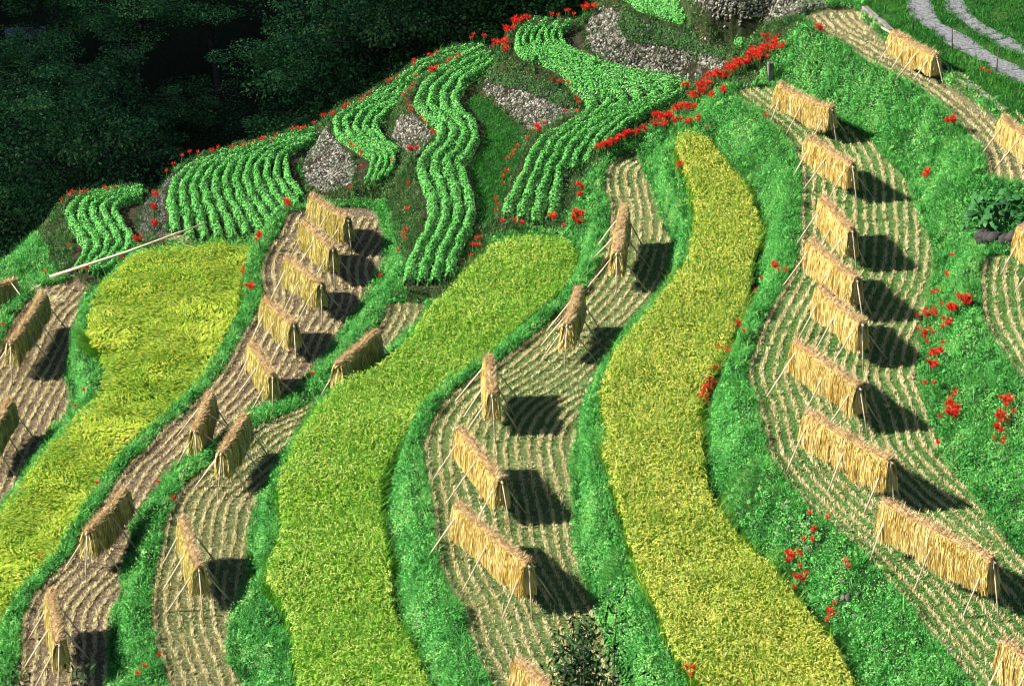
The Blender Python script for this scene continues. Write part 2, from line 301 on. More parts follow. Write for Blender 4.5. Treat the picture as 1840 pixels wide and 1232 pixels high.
M['bamboo'] = noisemat('bamboo', [(.3, (.55, .47, .28)), (.7, (.74, .66, .46))], 6, .5, 0)
M['bark'] = noisemat('bark', [(.3, (.05, .04, .03)), (.7, (.16, .13, .10))], 9, .9, .4)
M['stone'] = leafmat('field_stone', [(0, (.03, .026, .022)), (.45, (.13, .12, .095)), (.8, (.25, .23, .19)), (1, (.42, .395, .34))], 5, .4, 0, .85)
M['darkstone'] = leafmat('dark_stone', [(0, (.02, .02, .02)), (.6, (.07, .06, .06)), (1, (.18, .16, .16))], 9, .25, 0, .85)
M['gravel'] = noisemat('gravel', [(.3, (.09, .09, .085)), (.5, (.17, .17, .18)), (.75, (.28, .28, .29))], 14, .9, .5, 10)
M['concrete'] = noisemat('concrete', [(.3, (.10, .09, .08)), (.6, (.24, .22, .20)), (.8, (.40, .38, .35))], 5, .9, .3)
M['post'] = noisemat('dark_post', [(.3, (.05, .04, .04)), (.7, (.15, .12, .10))], 8, .8, .1)

# ------------------------------------------------------------------ mesh helpers
def mesh_np(name, V, F, material, rnd=None, parent=None, smooth_=False, extra=None):
    V = np.asarray(V, np.float32); me = bpy.data.meshes.new(name)
    Fs = F if isinstance(F, list) else [F]
    Fs = [np.asarray(f, np.int32) for f in Fs if len(f)]
    me.vertices.add(len(V)); me.vertices.foreach_set('co', V.ravel())
    nl = sum(f.size for f in Fs); npoly = sum(len(f) for f in Fs)
    me.loops.add(nl); me.loops.foreach_set('vertex_index', np.concatenate([f.ravel() for f in Fs]))
    me.polygons.add(npoly)
    ls = []; off = 0
    for f in Fs: ls.append(off+np.arange(len(f))*f.shape[1]); off += f.size
    me.polygons.foreach_set('loop_start', np.concatenate(ls).astype(np.int32))
    if smooth_: me.polygons.foreach_set('use_smooth', np.ones(npoly, bool))
    if rnd is not None:
        a = me.attributes.new('rnd', 'FLOAT', 'POINT'); a.data.foreach_set('value', np.asarray(rnd, np.float32))
    if extra is not None:
        a = me.color_attributes.new('zone', 'FLOAT_COLOR', 'POINT'); a.data.foreach_set('color', np.asarray(extra, np.float32).ravel())
    me.update(calc_edges=True)
    if material: me.materials.append(material)
    o = bpy.data.objects.new(name, me); COL.objects.link(o)
    if parent is not None: o.parent = parent
    return o
def tag(o, label=None, cat=None, group=None, kind=None):
    if label: o['label'] = label
    if cat: o['category'] = cat
    if group: o['group'] = group
    if kind: o['kind'] = kind
    return o
def empty(name, loc, rz=0):
    e = bpy.data.objects.new(name, None); COL.objects.link(e); e.location = loc; e.rotation_euler = (0, 0, rz); e.empty_display_size = .2
    return e
class Acc:
    def __init__(s): s.V = []; s.T = []; s.Q = []; s.R = []; s.n = 0
    def add(s, V, T=None, Q=None, r=.5):
        V = np.asarray(V, float).reshape(-1, 3)
        if T is not None and len(T): s.T.append(np.asarray(T)+s.n)
        if Q is not None and len(Q): s.Q.append(np.asarray(Q)+s.n)
        s.R.append(np.broadcast_to(np.asarray(r, float), (len(V),))); s.V.append(V); s.n += len(V)
    def build(s, name, material, parent=None, smooth_=False):
        F = []
        if s.T: F.append(np.vstack(s.T))
        if s.Q: F.append(np.vstack(s.Q))
        return mesh_np(name, np.vstack(s.V), F, material, np.concatenate(s.R), parent, smooth_)
    def tube(s, P, rad, k=7, r=.5):
        P = np.asarray(P, float); n = len(P); rad = np.broadcast_to(rad, (n,))
        T = np.gradient(P, axis=0); T /= np.linalg.norm(T, axis=1, keepdims=True)+1e-9
        ref = np.where(np.abs(T[:, 2:3]) > .9, [[1., 0, 0]], [[0, 0, 1.]])
        A = np.cross(T, ref); A /= np.linalg.norm(A, axis=1, keepdims=True); B = np.cross(T, A)
        an = np.arange(k)*2*math.pi/k
        V = P[:, None]+rad[:, None, None]*(np.cos(an)[None, :, None]*A[:, None]+np.sin(an)[None, :, None]*B[:, None])
        i = np.arange(n-1)[:, None]*k; j = np.arange(k)[None]; j2 = (j+1) % k
        Q = np.stack([i+j, i+j2, i+k+j2, i+k+j], -1).reshape(-1, 4)
        V = np.vstack([V.reshape(-1, 3), P[:1], P[-1:]])
        T1 = np.stack([np.full(k, n*k), (np.arange(k)+1) % k, np.arange(k)], -1)
        T2 = np.stack([np.full(k, n*k+1), (n-1)*k+np.arange(k), (n-1)*k+(np.arange(k)+1) % k], -1)
        s.add(V, np.vstack([T1, T2]), Q, r)
def unit(v): return v/(np.linalg.norm(v, axis=-1, keepdims=True)+1e-9)
def blades(acc, P, U, B, l, w_, r):
    """curved blades: P base, U growth dir, B bend dir, l length, w width"""
    n = len(P); a = rng.uniform(0, 2*math.pi, n)
    S = np.stack([np.cos(a), np.sin(a), np.zeros(n)], -1)
    l = np.broadcast_to(l, (n,))[:, None]; w_ = np.broadcast_to(w_, (n,))[:, None]
    m = P+U*l*.55+B*l*.12; t = P+U*l*.88+B*l*.5
    V = np.stack([P-S*w_*.5, P+S*w_*.5, m+S*w_*.42, m-S*w_*.42, t], 1)
    b = np.arange(n)[:, None]*5
    T = np.concatenate([b+[[0, 1, 2]], b+[[0, 2, 3]], b+[[3, 2, 4]]])
    acc.add(V, T, None, np.repeat(np.broadcast_to(r, (n,)), 5))
def leaves(acc, P, N, size, r, aspect=.6):
    """diamond leaves centred at P facing N"""
    n = len(P); rv = unit(rng.normal(size=(n, 3))); A = unit(np.cross(N, rv)); B = np.cross(N, A)
    s = np.broadcast_to(size, (n,))[:, None]
    V = np.stack([P-A*s*.5, P-B*s*.5*aspect+A*s*.05, P+A*s*.5, P+B*s*.5*aspect+A*s*.05], 1)
    V[:, 0] -= N*s*.08; V[:, 2] -= N*s*.12
    Q = np.arange(n)[:, None]*4+[[0, 1, 2, 3]]
    acc.add(V, None, Q, np.repeat(np.broadcast_to(r, (n,)), 4))
def inpoly_px(px, py, poly):
    poly = np.asarray(poly); ins = np.zeros(np.shape(px), bool)
    for i in range(len(poly)):
        ax, ay = poly[i]; bx, by = poly[(i+1) % len(poly)]
        if ay == by: continue
        ins ^= ((ay > py) != (by > py)) & (px < (py-ay)*(bx-ax)/(by-ay)+ax)
    return ins
MARG = (PXg > -140) & (PXg < 1980) & (PYg > -110) & (PYg < 1350)
def scatter(mask, dens, area=True):
    """random points on the height field where mask; dens per square metre of surface"""
    cells = np.argwhere(mask & MARG); k = dens*STEP*STEP
    wgt = k/np.maximum(Nrm[cells[:, 0], cells[:, 1], 2], .06) if area else np.full(len(cells), k)
    n = rng.poisson(wgt); c = np.repeat(cells, n, axis=0)
    x = fx[c[:, 1]]+rng.uniform(-.5, .5, len(c))*STEP; y = fy[c[:, 0]]+rng.uniform(-.5, .5, len(c))*STEP
    return np.stack([x, y, Hat(x, y)], -1), Nrm[c[:, 0], c[:, 1]], c

# ------------------------------------------------------------------ zones on the ground
names = [r[0] for r in REG]; kinds = [r[1] for r in REG]
WALLS = {
 'W1': [(300,300),(282,318),(262,345),(250,385),(248,432),(262,434),(275,420),(290,432),(300,425),(296,380),(296,340),(318,312)],
 'W2': [(562,240),(548,268),(542,312),(560,335),(590,348),(632,330),(640,300),(625,272),(600,245),(585,225)],
 'W3': [(712,215),(705,245),(730,275),(745,283),(765,262),(778,245),(765,225),(735,203)],
 'W4': [(872,140),(868,165),(890,180),(925,210),(955,235),(985,225),(1040,200),(1020,170),(980,150),(930,128)],
 'W5': [(1085,10),(1058,35),(1052,80),(1090,112),(1150,128),(1235,148),(1275,142),(1300,120),(1310,95),(1200,50),(1130,25)],
 'W6': [(1235,-10),(1262,12),(1300,35),(1385,42),(1440,22),(1490,12),(1470,-12),(1380,-12)],
}
walls = {k: inpoly_px(PXg, PYg, v) & (FID < 0) for k, v in WALLS.items()}
anywall = np.zeros(H.shape, bool)
for v in walls.values(): anywall |= v
bank = (FID < 0) & (T_EDGE < 2.4)
dullpoly = [(70,330),(70,420),(110,500),(180,520),(230,450),(300,445),(300,300),(540,300),(540,365),(700,360),(740,520),(720,545),(860,540),(880,420),(1010,412),(1070,300),(1160,240),(1215,200),(1300,160),(1360,150),(1390,90),(1460,30),(1460,-120),(900,-120),(560,180),(280,290)]
dull = inpoly_px(PXg, PYg, dullpoly) & bank
lawnm = inpoly_px(PXg, PYg, [(835,190),(858,165),(885,178),(955,245),(915,350),(905,402),(855,400),(862,380),(848,320),(842,295),(866,270),(870,225)]) & (FID == names.index('V4'))
road_l = [(1648,-60),(1650,10),(1662,35),(1690,55),(1740,85),(1800,120),(1900,170),(2000,215)]
road_r = [(1700,-60),(1712,12),(1740,38),(1790,68),(1850,98),(1950,140)]

zc = np.zeros(H.shape+(3,))
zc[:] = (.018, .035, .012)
soil = {'low': (.10, .075, .045), 'T0': (.15, .105, .07), 'T2': (.15, .105, .072), 'T3': (.14, .14, .06), 'T5': (.12, .17, .055), 'T7': (.10, .20, .05), 'T8a': (.15, .13, .07), 'T8b': (.10, .20, .05),
        'R1': (.05, .06, .015), 'R4': (.04, .07, .012), 'R6': (.05, .06, .015), 'V1': (.05, .045, .025), 'V2': (.045, .045, .025), 'V3': (.045, .045, .025), 'V4': (.045, .045, .025), 'V5': (.05, .05, .025), 'V6': (.04, .06, .02), 'T9': (.03, .09, .015), 'G9': (.04, .11, .02)}
for i, nme in enumerate(names): zc[FID == i] = soil[nme]
zc[dull] = (.04, .05, .02); zc[anywall] = (.035, .028, .022); zc[lawnm] = (.02, .08, .015)
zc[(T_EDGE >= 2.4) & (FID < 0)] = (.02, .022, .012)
for k in range(3): zc[..., k] = blur(zc[..., k], 2)
# full sheet with coarse outer part
def outer(a, b, n): return a+(b-a)*(np.linspace(0, 1, n+1)[1:]**2.2)
xs = np.concatenate([outer(X0, -400, 34)[::-1], fx, outer(X1, 300, 26)]); ys = np.concatenate([outer(Y0, -200, 22)[::-1], fy, outer(Y1, 500, 44)])
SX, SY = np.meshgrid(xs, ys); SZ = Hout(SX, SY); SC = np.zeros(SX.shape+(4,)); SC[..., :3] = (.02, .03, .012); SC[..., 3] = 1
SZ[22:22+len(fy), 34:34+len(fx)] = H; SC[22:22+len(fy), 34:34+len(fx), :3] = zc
ny, nx = SX.shape; idx = np.arange(ny*nx).reshape(ny, nx)
Q = np.stack([idx[:-1, :-1], idx[:-1, 1:], idx[1:, 1:], idx[1:, :-1]], -1).reshape(-1, 4)
gm, n, b, o = mat('ground_soil')
at = n.nodes.new('ShaderNodeAttribute'); at.attribute_name = 'zone'
tc = n.nodes.new('ShaderNodeTexCoord'); n1 = n.nodes.new('ShaderNodeTexNoise'); n1.inputs['Scale'].default_value = 9; n1.inputs['Detail'].default_value = 8; n1.inputs['Roughness'].default_value = .7
n.links.new(tc.outputs['Object'], n1.inputs['Vector'])
mr = n.nodes.new('ShaderNodeMapRange'); mr.inputs['From Min'].default_value = .3; mr.inputs['From Max'].default_value = .7; mr.inputs['To Min'].default_value = .3; mr.inputs['To Max'].default_value = 1.5
n.links.new(n1.outputs[0], mr.inputs[0])
mm = n.nodes.new('ShaderNodeVectorMath'); mm.operation = 'SCALE'; n.links.new(at.outputs['Color'], mm.inputs[0]); n.links.new(mr.outputs[0], mm.inputs['Scale'])
n.links.new(mm.outputs[0], b.inputs['Base Color']); b.inputs['Roughness'].default_value = .95; b.inputs['Specular IOR Level'].default_value = .1
bp = n.nodes.new('ShaderNodeBump'); bp.inputs['Strength'].default_value = .8; bp.inputs['Distance'].default_value = .05; n.links.new(n1.outputs[0], bp.inputs['Height']); n.links.new(bp.outputs[0], b.inputs['Normal'])
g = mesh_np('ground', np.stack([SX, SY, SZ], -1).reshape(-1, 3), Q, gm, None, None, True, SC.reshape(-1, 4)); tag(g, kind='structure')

# gravel wheel tracks
def ribbon(name, pts, wd):
    C = smooth([tuple(on_plane(a, b2, *PLANE['G9'])) for a, b2 in pts], it=3)[:, :2]; C = resample(C, step=.15)
    T = unit(np.gradient(C, axis=0)); Nn = np.stack([-T[:, 1], T[:, 0]], -1); s = np.linspace(-1, 1, 9)
    wv = wd*(1+.18*np.sin(np.arange(len(C))*.35)+rng.uniform(-.08, .08, len(C)))
    P = C[:, None]+Nn[:, None]*s[None, :, None]*wv[:, None, None]*.5
    z = Hat(P[..., 0], P[..., 1])+.012
    V = np.concatenate([P, z[..., None]], -1); k = np.arange(V.shape[0]*9).reshape(-1, 9)
    Q = np.stack([k[:-1, :-1], k[1:, :-1], k[1:, 1:], k[:-1, 1:]], -1).reshape(-1, 4)
    o = mesh_np(name, V.reshape(-1, 3), Q, M['gravel'], None, None, True); tag(o, kind='structure'); return C
rc1 = ribbon('gravel_track', road_l, .62); rc2 = ribbon('gravel_track', road_r, .48)
def near_curve(x, y, C, d):
    out = np.full(x.shape, 9.)
    for c in C[::3]: out = np.minimum(out, np.hypot(x-c[0], y-c[1]))
    return out < d

# ------------------------------------------------------------------ grass on the banks
up = np.array([0, 0, 1.0])
def grass(name, mask, dens, L0, L1, wd, material, label, lean=.6, droop=.5, leafd=0, leafs=.06, tufts=0):
    P, N, c = scatter(mask, dens); a = Acc(); n = len(P)
    cl = noise2(P[:, 0], P[:, 1], 4.0, 21)*.5+noise2(P[:, 0], P[:, 1], 9.0, 22)*.5
    keep = rng.uniform(0, 1, n) < .75+.6*cl; P, N, cl = P[keep], N[keep], cl[keep]; n = len(P)
    U = unit(up+N*lean+rng.normal(size=(n, 3))*.6)
    h = N.copy(); h[:, 2] = 0
    B = unit(h*1.5+rng.normal(size=(n, 3))*.5+np.array([0, 0, -.2]))*droop*2
    l = rng.uniform(L0, L1, n)*(1+.55*cl)
    blades(a, P-N*.01, U, B, l, wd*rng.uniform(.7, 1.3, n), rng.uniform(0, 1, n)*.7+.12+.2*noise2(P[:, 0], P[:, 1], 2.2, 91)+.15*cl)
    if leafd:
        P, N, c = scatter(mask, leafd); n = len(P); cl = noise2(P[:, 0], P[:, 1], 3.0, 31)+.5*noise2(P[:, 0], P[:, 1], 8., 32); k = cl > rng.uniform(-1.1, .25, n); P, N, cl = P[k], N[k], cl[k]; n = len(P)
        leaves(a, P+N*rng.uniform(.03, .17, n)[:, None]*(1+.5*cl[:, None]), unit(N+up*.5+rng.normal(size=(n, 3))*.6), leafs*rng.uniform(.6, 1.4, n), rng.uniform(0, 1, n)*.8+.12+.25*noise2(P[:, 0], P[:, 1], 5.5, 92))
    if tufts:
        P, N, c = scatter(mask, tufts); m = len(P); k = 34; sz = np.repeat(rng.uniform(.55, 1.35, m), k); tn = np.repeat(rng.uniform(-.25, .35, m), k)
        Nn = np.repeat(N, k, 0); off = rng.normal(size=(m*k, 3))*.022*sz[:, None]; Pp = np.repeat(P, k, 0)+off-Nn*.01
        R_ = unit(off+rng.normal(size=(m*k, 3))*.004); U = unit(up+Nn*.3+R_*.75+rng.normal(size=(m*k, 3))*.2); B = unit(R_+np.array([0, 0, -.7]))
        blades(a, Pp, U, B*1.1, rng.uniform(.13, .24, m*k)*sz, .011, np.clip(rng.normal(.5, .15, m*k)+tn, 0, 1))
        P, N, c = scatter(mask, tufts*.45); m = len(P); k = 44; sz = np.repeat(rng.uniform(.5, 1.4, m), k); tn = np.repeat(rng.uniform(-.3, .4, m), k)   # leafy weeds
        Nn = np.repeat(N, k, 0); dv = unit(rng.normal(size=(m*k, 3))+Nn*.9); Pp = np.repeat(P, k, 0)+Nn*.05+dv*(.10*sz*rng.uniform(.5, 1, m*k))[:, None]
        leaves(a, Pp, unit(dv+up*.4+rng.normal(size=(m*k, 3))*.35), .05*rng.uniform(.6, 1.4, m*k), np.clip(rng.normal(.45, .15, m*k)+tn, 0, 1))
    o = a.build(name, material); return tag(o, label, 'grass', None, 'stuff')
lush = bank & ~dull & ~anywall & ~RGAP
grass('bank_grass', lush, 1900, .05, .14, .012, M['bank'], 'bright green grass and weeds covering the banks between the terraces', leafd=1500, leafs=.034, tufts=20)
grass('rough_grass', dull & ~anywall, 1300, .06, .15, .012, M['dull'], 'dull olive grass on the banks around the vegetable beds', leafd=300, leafs=.045, tufts=9)
grass('wall_weeds', anywall, 420, .06, .2, .014, M['dull'], 'dark weeds growing out of the stone walls')
grass('lawn', lawnm, 1900, .05, .11, .013, M['lawn'], 'smooth short grass strip below the middle stone wall')
g9 = (FID == names.index('G9')) | (FID == names.index('T9'))
g9m = g9 & ~near_curve(GX, GY, rc1, .27) & ~near_curve(GX, GY, rc2, .19)
grass('verge_grass', g9m, 1500, .06, .15, .015, M['lawn'], 'green grass beside the gravel track in the upper right')

# ------------------------------------------------------------------ rice fields
def rice(nm, material, label, flow=.25, yel=.5, seed=1):
    m = FID == names.index(nm); P, N, c = scatter(m, 1150, False); n = len(P); a = Acc()
    x, y = P[:, 0], P[:, 1]
    d = noise2(x, y, 1.1, seed)*2.2+noise2(x, y, 2.8, seed+1)
    F = np.stack([np.cos(d*1.6), np.sin(d*1.6), 0*d], -1)
    hv = 1+.10*noise2(x, y, 1.7, seed+2)+.06*noise2(x, y, 5, seed+3)
    if flow > .5: hv = hv-.38*np.clip(noise2(x, y, 1.6, seed+5), 0, 1)
    ln = rng.uniform(.40, .60, n)*hv
    g_ = .165; ca, sa = math.cos(.5), math.sin(.5); u_ = (x*ca+y*sa)/g_; v_ = (-x*sa+y*ca)/g_; iu, iv = np.round(u_), np.round(v_)
    ju = _NT[iu.astype(int) % 256, iv.astype(int) % 256]*.28; jv = _NT[iv.astype(int) % 256, (iu.astype(int)+77) % 256]*.28
    du, dv_ = (u_-iu), (v_-iv); hx = ((iu+ju)*ca-(iv+jv)*sa)*g_; hy = ((iu+ju)*sa+(iv+jv)*ca)*g_
    Rv = np.stack([(du*ca-dv_*sa), (du*sa+dv_*ca), 0*du], -1); hv = hv*(1+.10*_NT[(iu.astype(int)+31) % 256, iv.astype(int) % 256])
    P0 = P.copy(); P0[:, 0] = hx+Rv[:, 0]*.05; P0[:, 1] = hy+Rv[:, 1]*.05; P0[:, 2] += .03; ln = rng.uniform(.42, .60, n)*hv
    F = F+Rv*.9/max(flow, .3)*.5
    U = unit(up+F*flow*.7+rng.normal(size=(n, 3))*.22); B = unit(F*flow*2+rng.normal(size=(n, 3))*.8)*.9; B[:, 2] -= .2
    blades(a, P0, U, B, ln, .014*rng.uniform(.8, 1.3, n), np.clip(rng.normal(.17+.13*yel, .15, n), 0, 1))
    P, N, c = scatter(m, 700, False); n = len(P); x, y = P[:, 0], P[:, 1]      # drooping ears
    d = noise2(x, y, 1.1, seed)*2.2+noise2(x, y, 2.8, seed+1); F = np.stack([np.cos(d*1.6), np.sin(d*1.6), 0*d], -1)
    hv = 1+.10*noise2(x, y, 1.7, seed+2)+.06*noise2(x, y, 5, seed+3)
    if flow > .5: hv = hv-.38*np.clip(noise2(x, y, 1.6, seed+5), 0, 1)
    P0 = P+up*(rng.uniform(.36, .47, n)*hv)[:, None]
    D = unit(F*flow*2+rng.normal(size=(n, 3))*.9); D[:, 2] = .35
    B = np.tile([0, 0, -1.5], (n, 1))
    blades(a, P0, unit(D), B, rng.uniform(.10, .16, n), .018, np.clip(rng.normal(.64+.24*yel, .15, n), 0, 1))
    return tag(a.build(nm == 'R1' and 'rice_crop' or 'rice_crop', material), label, 'rice', None, 'stuff')
rice('R1', M['riceC'], 'swirled ripening rice lodged by wind on the left terrace under the long pole', 1.25, .5, 40)
rice('R4', M['riceB'], 'light green standing rice on the middle curving terrace', .3, .38, 50)
rice('R6', M['riceA'], 'yellow ripe rice on the long curving terrace right of centre', .25, .8, 60)

# ------------------------------------------------------------------ stubble
def world_line(pts, pl):
    P = smooth(pts, it=2); W3 = on_plane(P[:, 0], P[:, 1], *pl); return resample(W3[:, :2], step=.04)
def stubble(nm, L, label, green, pitch=.245, side=1, tone=.55):
    C = world_line(L, PLANE[nm]); T = unit(np.gradient(C, axis=0))
    for _ in range(12): T = unit(np.vstack([T[:1], (T[:-2]+T[1:-1]+T[2:])/3, T[-1:]]))
    Nn = np.stack([T[:, 1]*-1, T[:, 0]], -1)*side
    a = Acc(); wa = Acc(); poly = POLY[nm]; allP = []
    for k in range(60):
        d = .10+k*pitch
        Q = C+Nn*d+ (.018*np.sin(np.arange(len(C))*.05+k*1.7))[:, None]*Nn
        if len(Q) < 3: break
        ok = (sdist(poly, Q[:, 0], Q[:, 1]) < -.05)
        if not ok.any():
            if k > 8: break
            continue
        Qk = Q[ok]; Cs = C[::4]
        dm = np.full(len(Qk), 9.)
        for s_ in range(0, len(Cs), 200): dm = np.minimum(dm, np.sqrt(((Qk[:, None]-Cs[None, s_:s_+200])**2).sum(-1)).min(1))
        Qk = Qk[dm > d*.965-.02]
        if len(Qk) == 0: continue
        R_ = Qk[::1]; allP.append(R_)
    A = np.vstack(allP); zz = Hat(A[:, 0], A[:, 1]); px, py = to_px(np.column_stack([A, zz])); A = A[(px > -120) & (px < 1960) & (py > -80) & (py < 1340)]
    # tufts: groups of short cut stalks
    A = A[rng.uniform(size=len(A)) < .88+.5*noise2(A[:, 0], A[:, 1], 14., 15)]
    n = len(A); c = 8; A = np.repeat(A+rng.normal(size=(n, 2))*.012, c, 0)+rng.normal(size=(n*c, 2))*.020
    P = np.column_stack([A, Hat(A[:, 0], A[:, 1])]); m = len(P)
    U = unit(up+rng.normal(size=(m, 3))*.45); blades(a, P, U, unit(rng.normal(size=(m, 3)))*.25, rng.uniform(.05, .12, m), .014, np.clip(rng.normal(tone+.2, .2, m), 0, 1))
    msk = FID == names.index(nm)
    P, N, cc = scatter(msk, 420, False); m = len(P); P[:, 2] += .012       # loose chaff lying flat
    aa = rng.uniform(0, 6.28, m); U = np.stack([np.cos(aa), np.sin(aa), rng.uniform(0, .25, m)], -1)
    blades(a, P, U, np.zeros((m, 3)), rng.uniform(.03, .09, m), .009, np.clip(rng.normal(tone-.1, .25, m), 0, 1))
    tag(a.build('rice_stubble', M['stub']), label, 'stubble', None, 'stuff')
    if green > 0:
        P, N, cc = scatter(msk, 2600*green, False); m = len(P); q = noise2(P[:, 0], P[:, 1], 1.4, 77)+.5*noise2(P[:, 0], P[:, 1], 5, 78); kk = rng.uniform(size=m) < .55+.5*q; P = P[kk]; m = len(P)
        blades(wa, P, unit(up+rng.normal(size=(m, 3))*.5), unit(rng.normal(size=(m, 3)))*.5, rng.uniform(.02, .05, m), .014, rng.uniform(.1, .8, m))
        tag(wa.build('field_weeds', M['weed']), 'small green weeds among the '+label, 'weeds', None, 'stuff')
    return
stubble('T0', T0_L, 'cut stubble rows on the brown lowest terrace at the left edge', 0, side=1)
stubble('T2', T2_L, 'cut stubble rows on the brown terrace with the eight racks', 0, side=1)
stubble('T3', T3_L, 'cut stubble rows on the narrow greenish terrace left of the green rice', .5, side=1, tone=.5)
stubble('T5', T5_L, 'cut stubble rows on the terrace between the green and the yellow rice', .6, side=1, tone=.5)
stubble('T7', T7_L, 'cut stubble rows on the wide terrace right of the yellow rice', .9, side=1, tone=.5)
stubble('T8b', T8b_L, 'cut stubble rows on the terrace at the right edge', .9, side=1, tone=.5)
stubble('T8a', T8a_L, 'pale cut stubble rows on the highest terrace below the gravel track', .25, side=1, tone=.6)

# ------------------------------------------------------------------ vegetable rows
def cropbed(nm, L, Rr, rows, label, hgt=.30, wid=.27, minsp=.24, start_odd=True):
    pl = PLANE[nm]; nn = 60
    Lp = on_plane(*np.array(L, float).T, pl[0]+.15, pl[1], pl[2])[:, :2]; Rp = on_plane(*np.array(Rr, float).T, pl[0]+.15, pl[1], pl[2])[:, :2]
    assert len(Lp) == len(Rp), nm
    poly = POLY[nm]
    for k in range(rows):
        t = k/(rows-1); C = smooth(Lp*(1-t)+Rp*t, it=3); C = resample(C, step=.05)
        wloc = np.linalg.norm(smooth(Rp-Lp, it=3), axis=1); wloc = np.interp(np.linspace(0, 1, len(C)), np.linspace(0, 1, len(wloc)), wloc)
        ok = sdist(poly, C[:, 0], C[:, 1]) < -.02
        ok &= np.abs(Hat(C[:, 0], C[:, 1])-(pl[0]+pl[1]*C[:, 0]+pl[2]*C[:, 1])) < .12
        # perpendicular gap
        T = unit(np.gradient(C, axis=0)); DV = smooth(Rp-Lp, it=3); DV = np.stack([np.interp(np.linspace(0, 1, len(C)), np.linspace(0, 1, len(DV)), DV[:, j]) for j in range(2)], -1)
        gap = np.abs(T[:, 0]*DV[:, 1]-T[:, 1]*DV[:, 0])/(rows-1)
        if start_odd and k % 2 == 1: ok &= gap > minsp*.62
        C = C[ok]; gap = gap[ok]
        if len(C) < 10: continue
        per = 34; n = len(C)*per; i = np.repeat(np.arange(len(C)), per)
        wv = np.clip(gap*.86, .16, wid)[i]
        Tn = unit(np.gradient(C, axis=0)); Nn = np.stack([-Tn[:, 1], Tn[:, 0]], -1)[i]
        al = rng.uniform(-.15, math.pi+.15, n); bump = 1+.12*noise2(C[i][:, 0]*1., C[i][:, 1]*1., 9., k)+rng.normal(size=n)*.08
        rr = np.sqrt(rng.uniform(.45, 1, n))*bump
        off = np.cos(al)*wv*.5*rr; hz = np.maximum(np.sin(al)*hgt*rr, .02)
        off = off+.025*np.sin(i*.05*2*math.pi/1.05+k*.35); XY = C[i]+Nn*off[:, None]+Tn[i]*rng.uniform(-.03, .03, n)[:, None]
        z = Hat(C[i][:, 0], C[i][:, 1])+hz
        P = np.column_stack([XY, z]); Nr = unit(np.column_stack([Nn*np.cos(al)[:, None], np.sin(al)])+np.array([0, 0, .3])+rng.normal(size=(n, 3))*.5)
        px, py = to_px(P); kk = (px > -100) & (px < 1950) & (py > -60); 
        if kk.sum() < 50: continue
        a = Acc(); leaves(a, P[kk], Nr[kk], .052*rng.uniform(.6, 1.35, kk.sum()), np.clip(rng.normal(.5, .22, kk.sum()), 0, 1), .75)
        # stems inside the row
        s_ = C[::4]; m = len(s_); blades(a, np.column_stack([s_, Hat(s_[:, 0], s_[:, 1])]), np.tile(up, (m, 1)), np.zeros((m, 3)), hgt*.8, .02, .1)
        order = ['first', 'second', 'third', 'fourth', 'fifth', 'sixth', 'seventh', 'eighth', 'ninth', 'tenth', 'eleventh', 'twelfth', 'thirteenth', 'fourteenth']
        tag(a.build('crop_row', M['crop']), order[k]+' leafy row from the left in '+label, 'crop row', 'rows in '+label)
cropbed('V1', [(255,337),(187,345),(147,356),(127,370),(124,385),(135,408),(148,425),(158,442),(152,460),(140,480)],
              [(258,352),(225,361),(208,368),(203,376),(212,392),(222,410),(234,424),(234,440),(216,462),(180,490)], 5, 'the small bed at the far left')
cropbed('V2', [(562,235),(477,256),(375,284),(335,303),(316,324),(308,344),(309,368),(315,392),(314,412),(315,436)],
              [(568,256),(545,262),(525,272),(514,288),(513,306),(522,326),(540,350),(565,375),(590,400),(610,440)], 12, 'the wide left bed', .30, .27)
cropbed('V3', [(848,84),(801,98),(760,111),(735,130),(700,158),(640,192),(606,210),(602,232),(620,252),(651,269),(672,283),(670,303),(656,330)],
              [(850,94),(803,116),(768,132),(742,153),(725,180),(702,196),(680,212),(672,232),(690,254),(715,272),(724,288),(712,306),(700,335)], 5, 'the thin bed above the second stone wall')
cropbed('V4', [(866,88),(831,104),(776,141),(756,164),(750,191),(772,212),(796,232),(793,252),(772,273),(756,291),(760,317),(774,345),(780,378),(772,412),(755,440),(740,468),(733,503)],
              [(886,108),(869,126),(834,143),(822,164),(815,191),(834,206),(853,228),(853,252),(842,276),(822,294),(832,317),(842,348),(847,378),(840,407),(825,438),(812,466),(806,503)], 4, 'the narrow winding bed', .32, .34)
cropbed('V5', [(963,37),(932,62),(926,82),(944,99),(1000,131),(1045,160),(1064,181),(1067,198),(1036,218),(985,245),(961,266),(950,297),(937,324),(917,361),(908,400)],
              [(1022,42),(1005,60),(1008,80),(1040,99),(1105,127),(1175,137),(1235,150),(1232,164),(1190,186),(1150,206),(1112,232),(1085,262),(1070,300),(1078,345),(1072,405)], 7, 'the large curving bed', .32, .36)
cropbed('V6', [(1100,-18),(1120,4),(1150,24),(1230,43),(1330,84)], [(1165,-45),(1200,-12),(1240,6),(1300,24),(1385,62)], 5, 'the flat bed above the tallest stone wall', .26, .40)

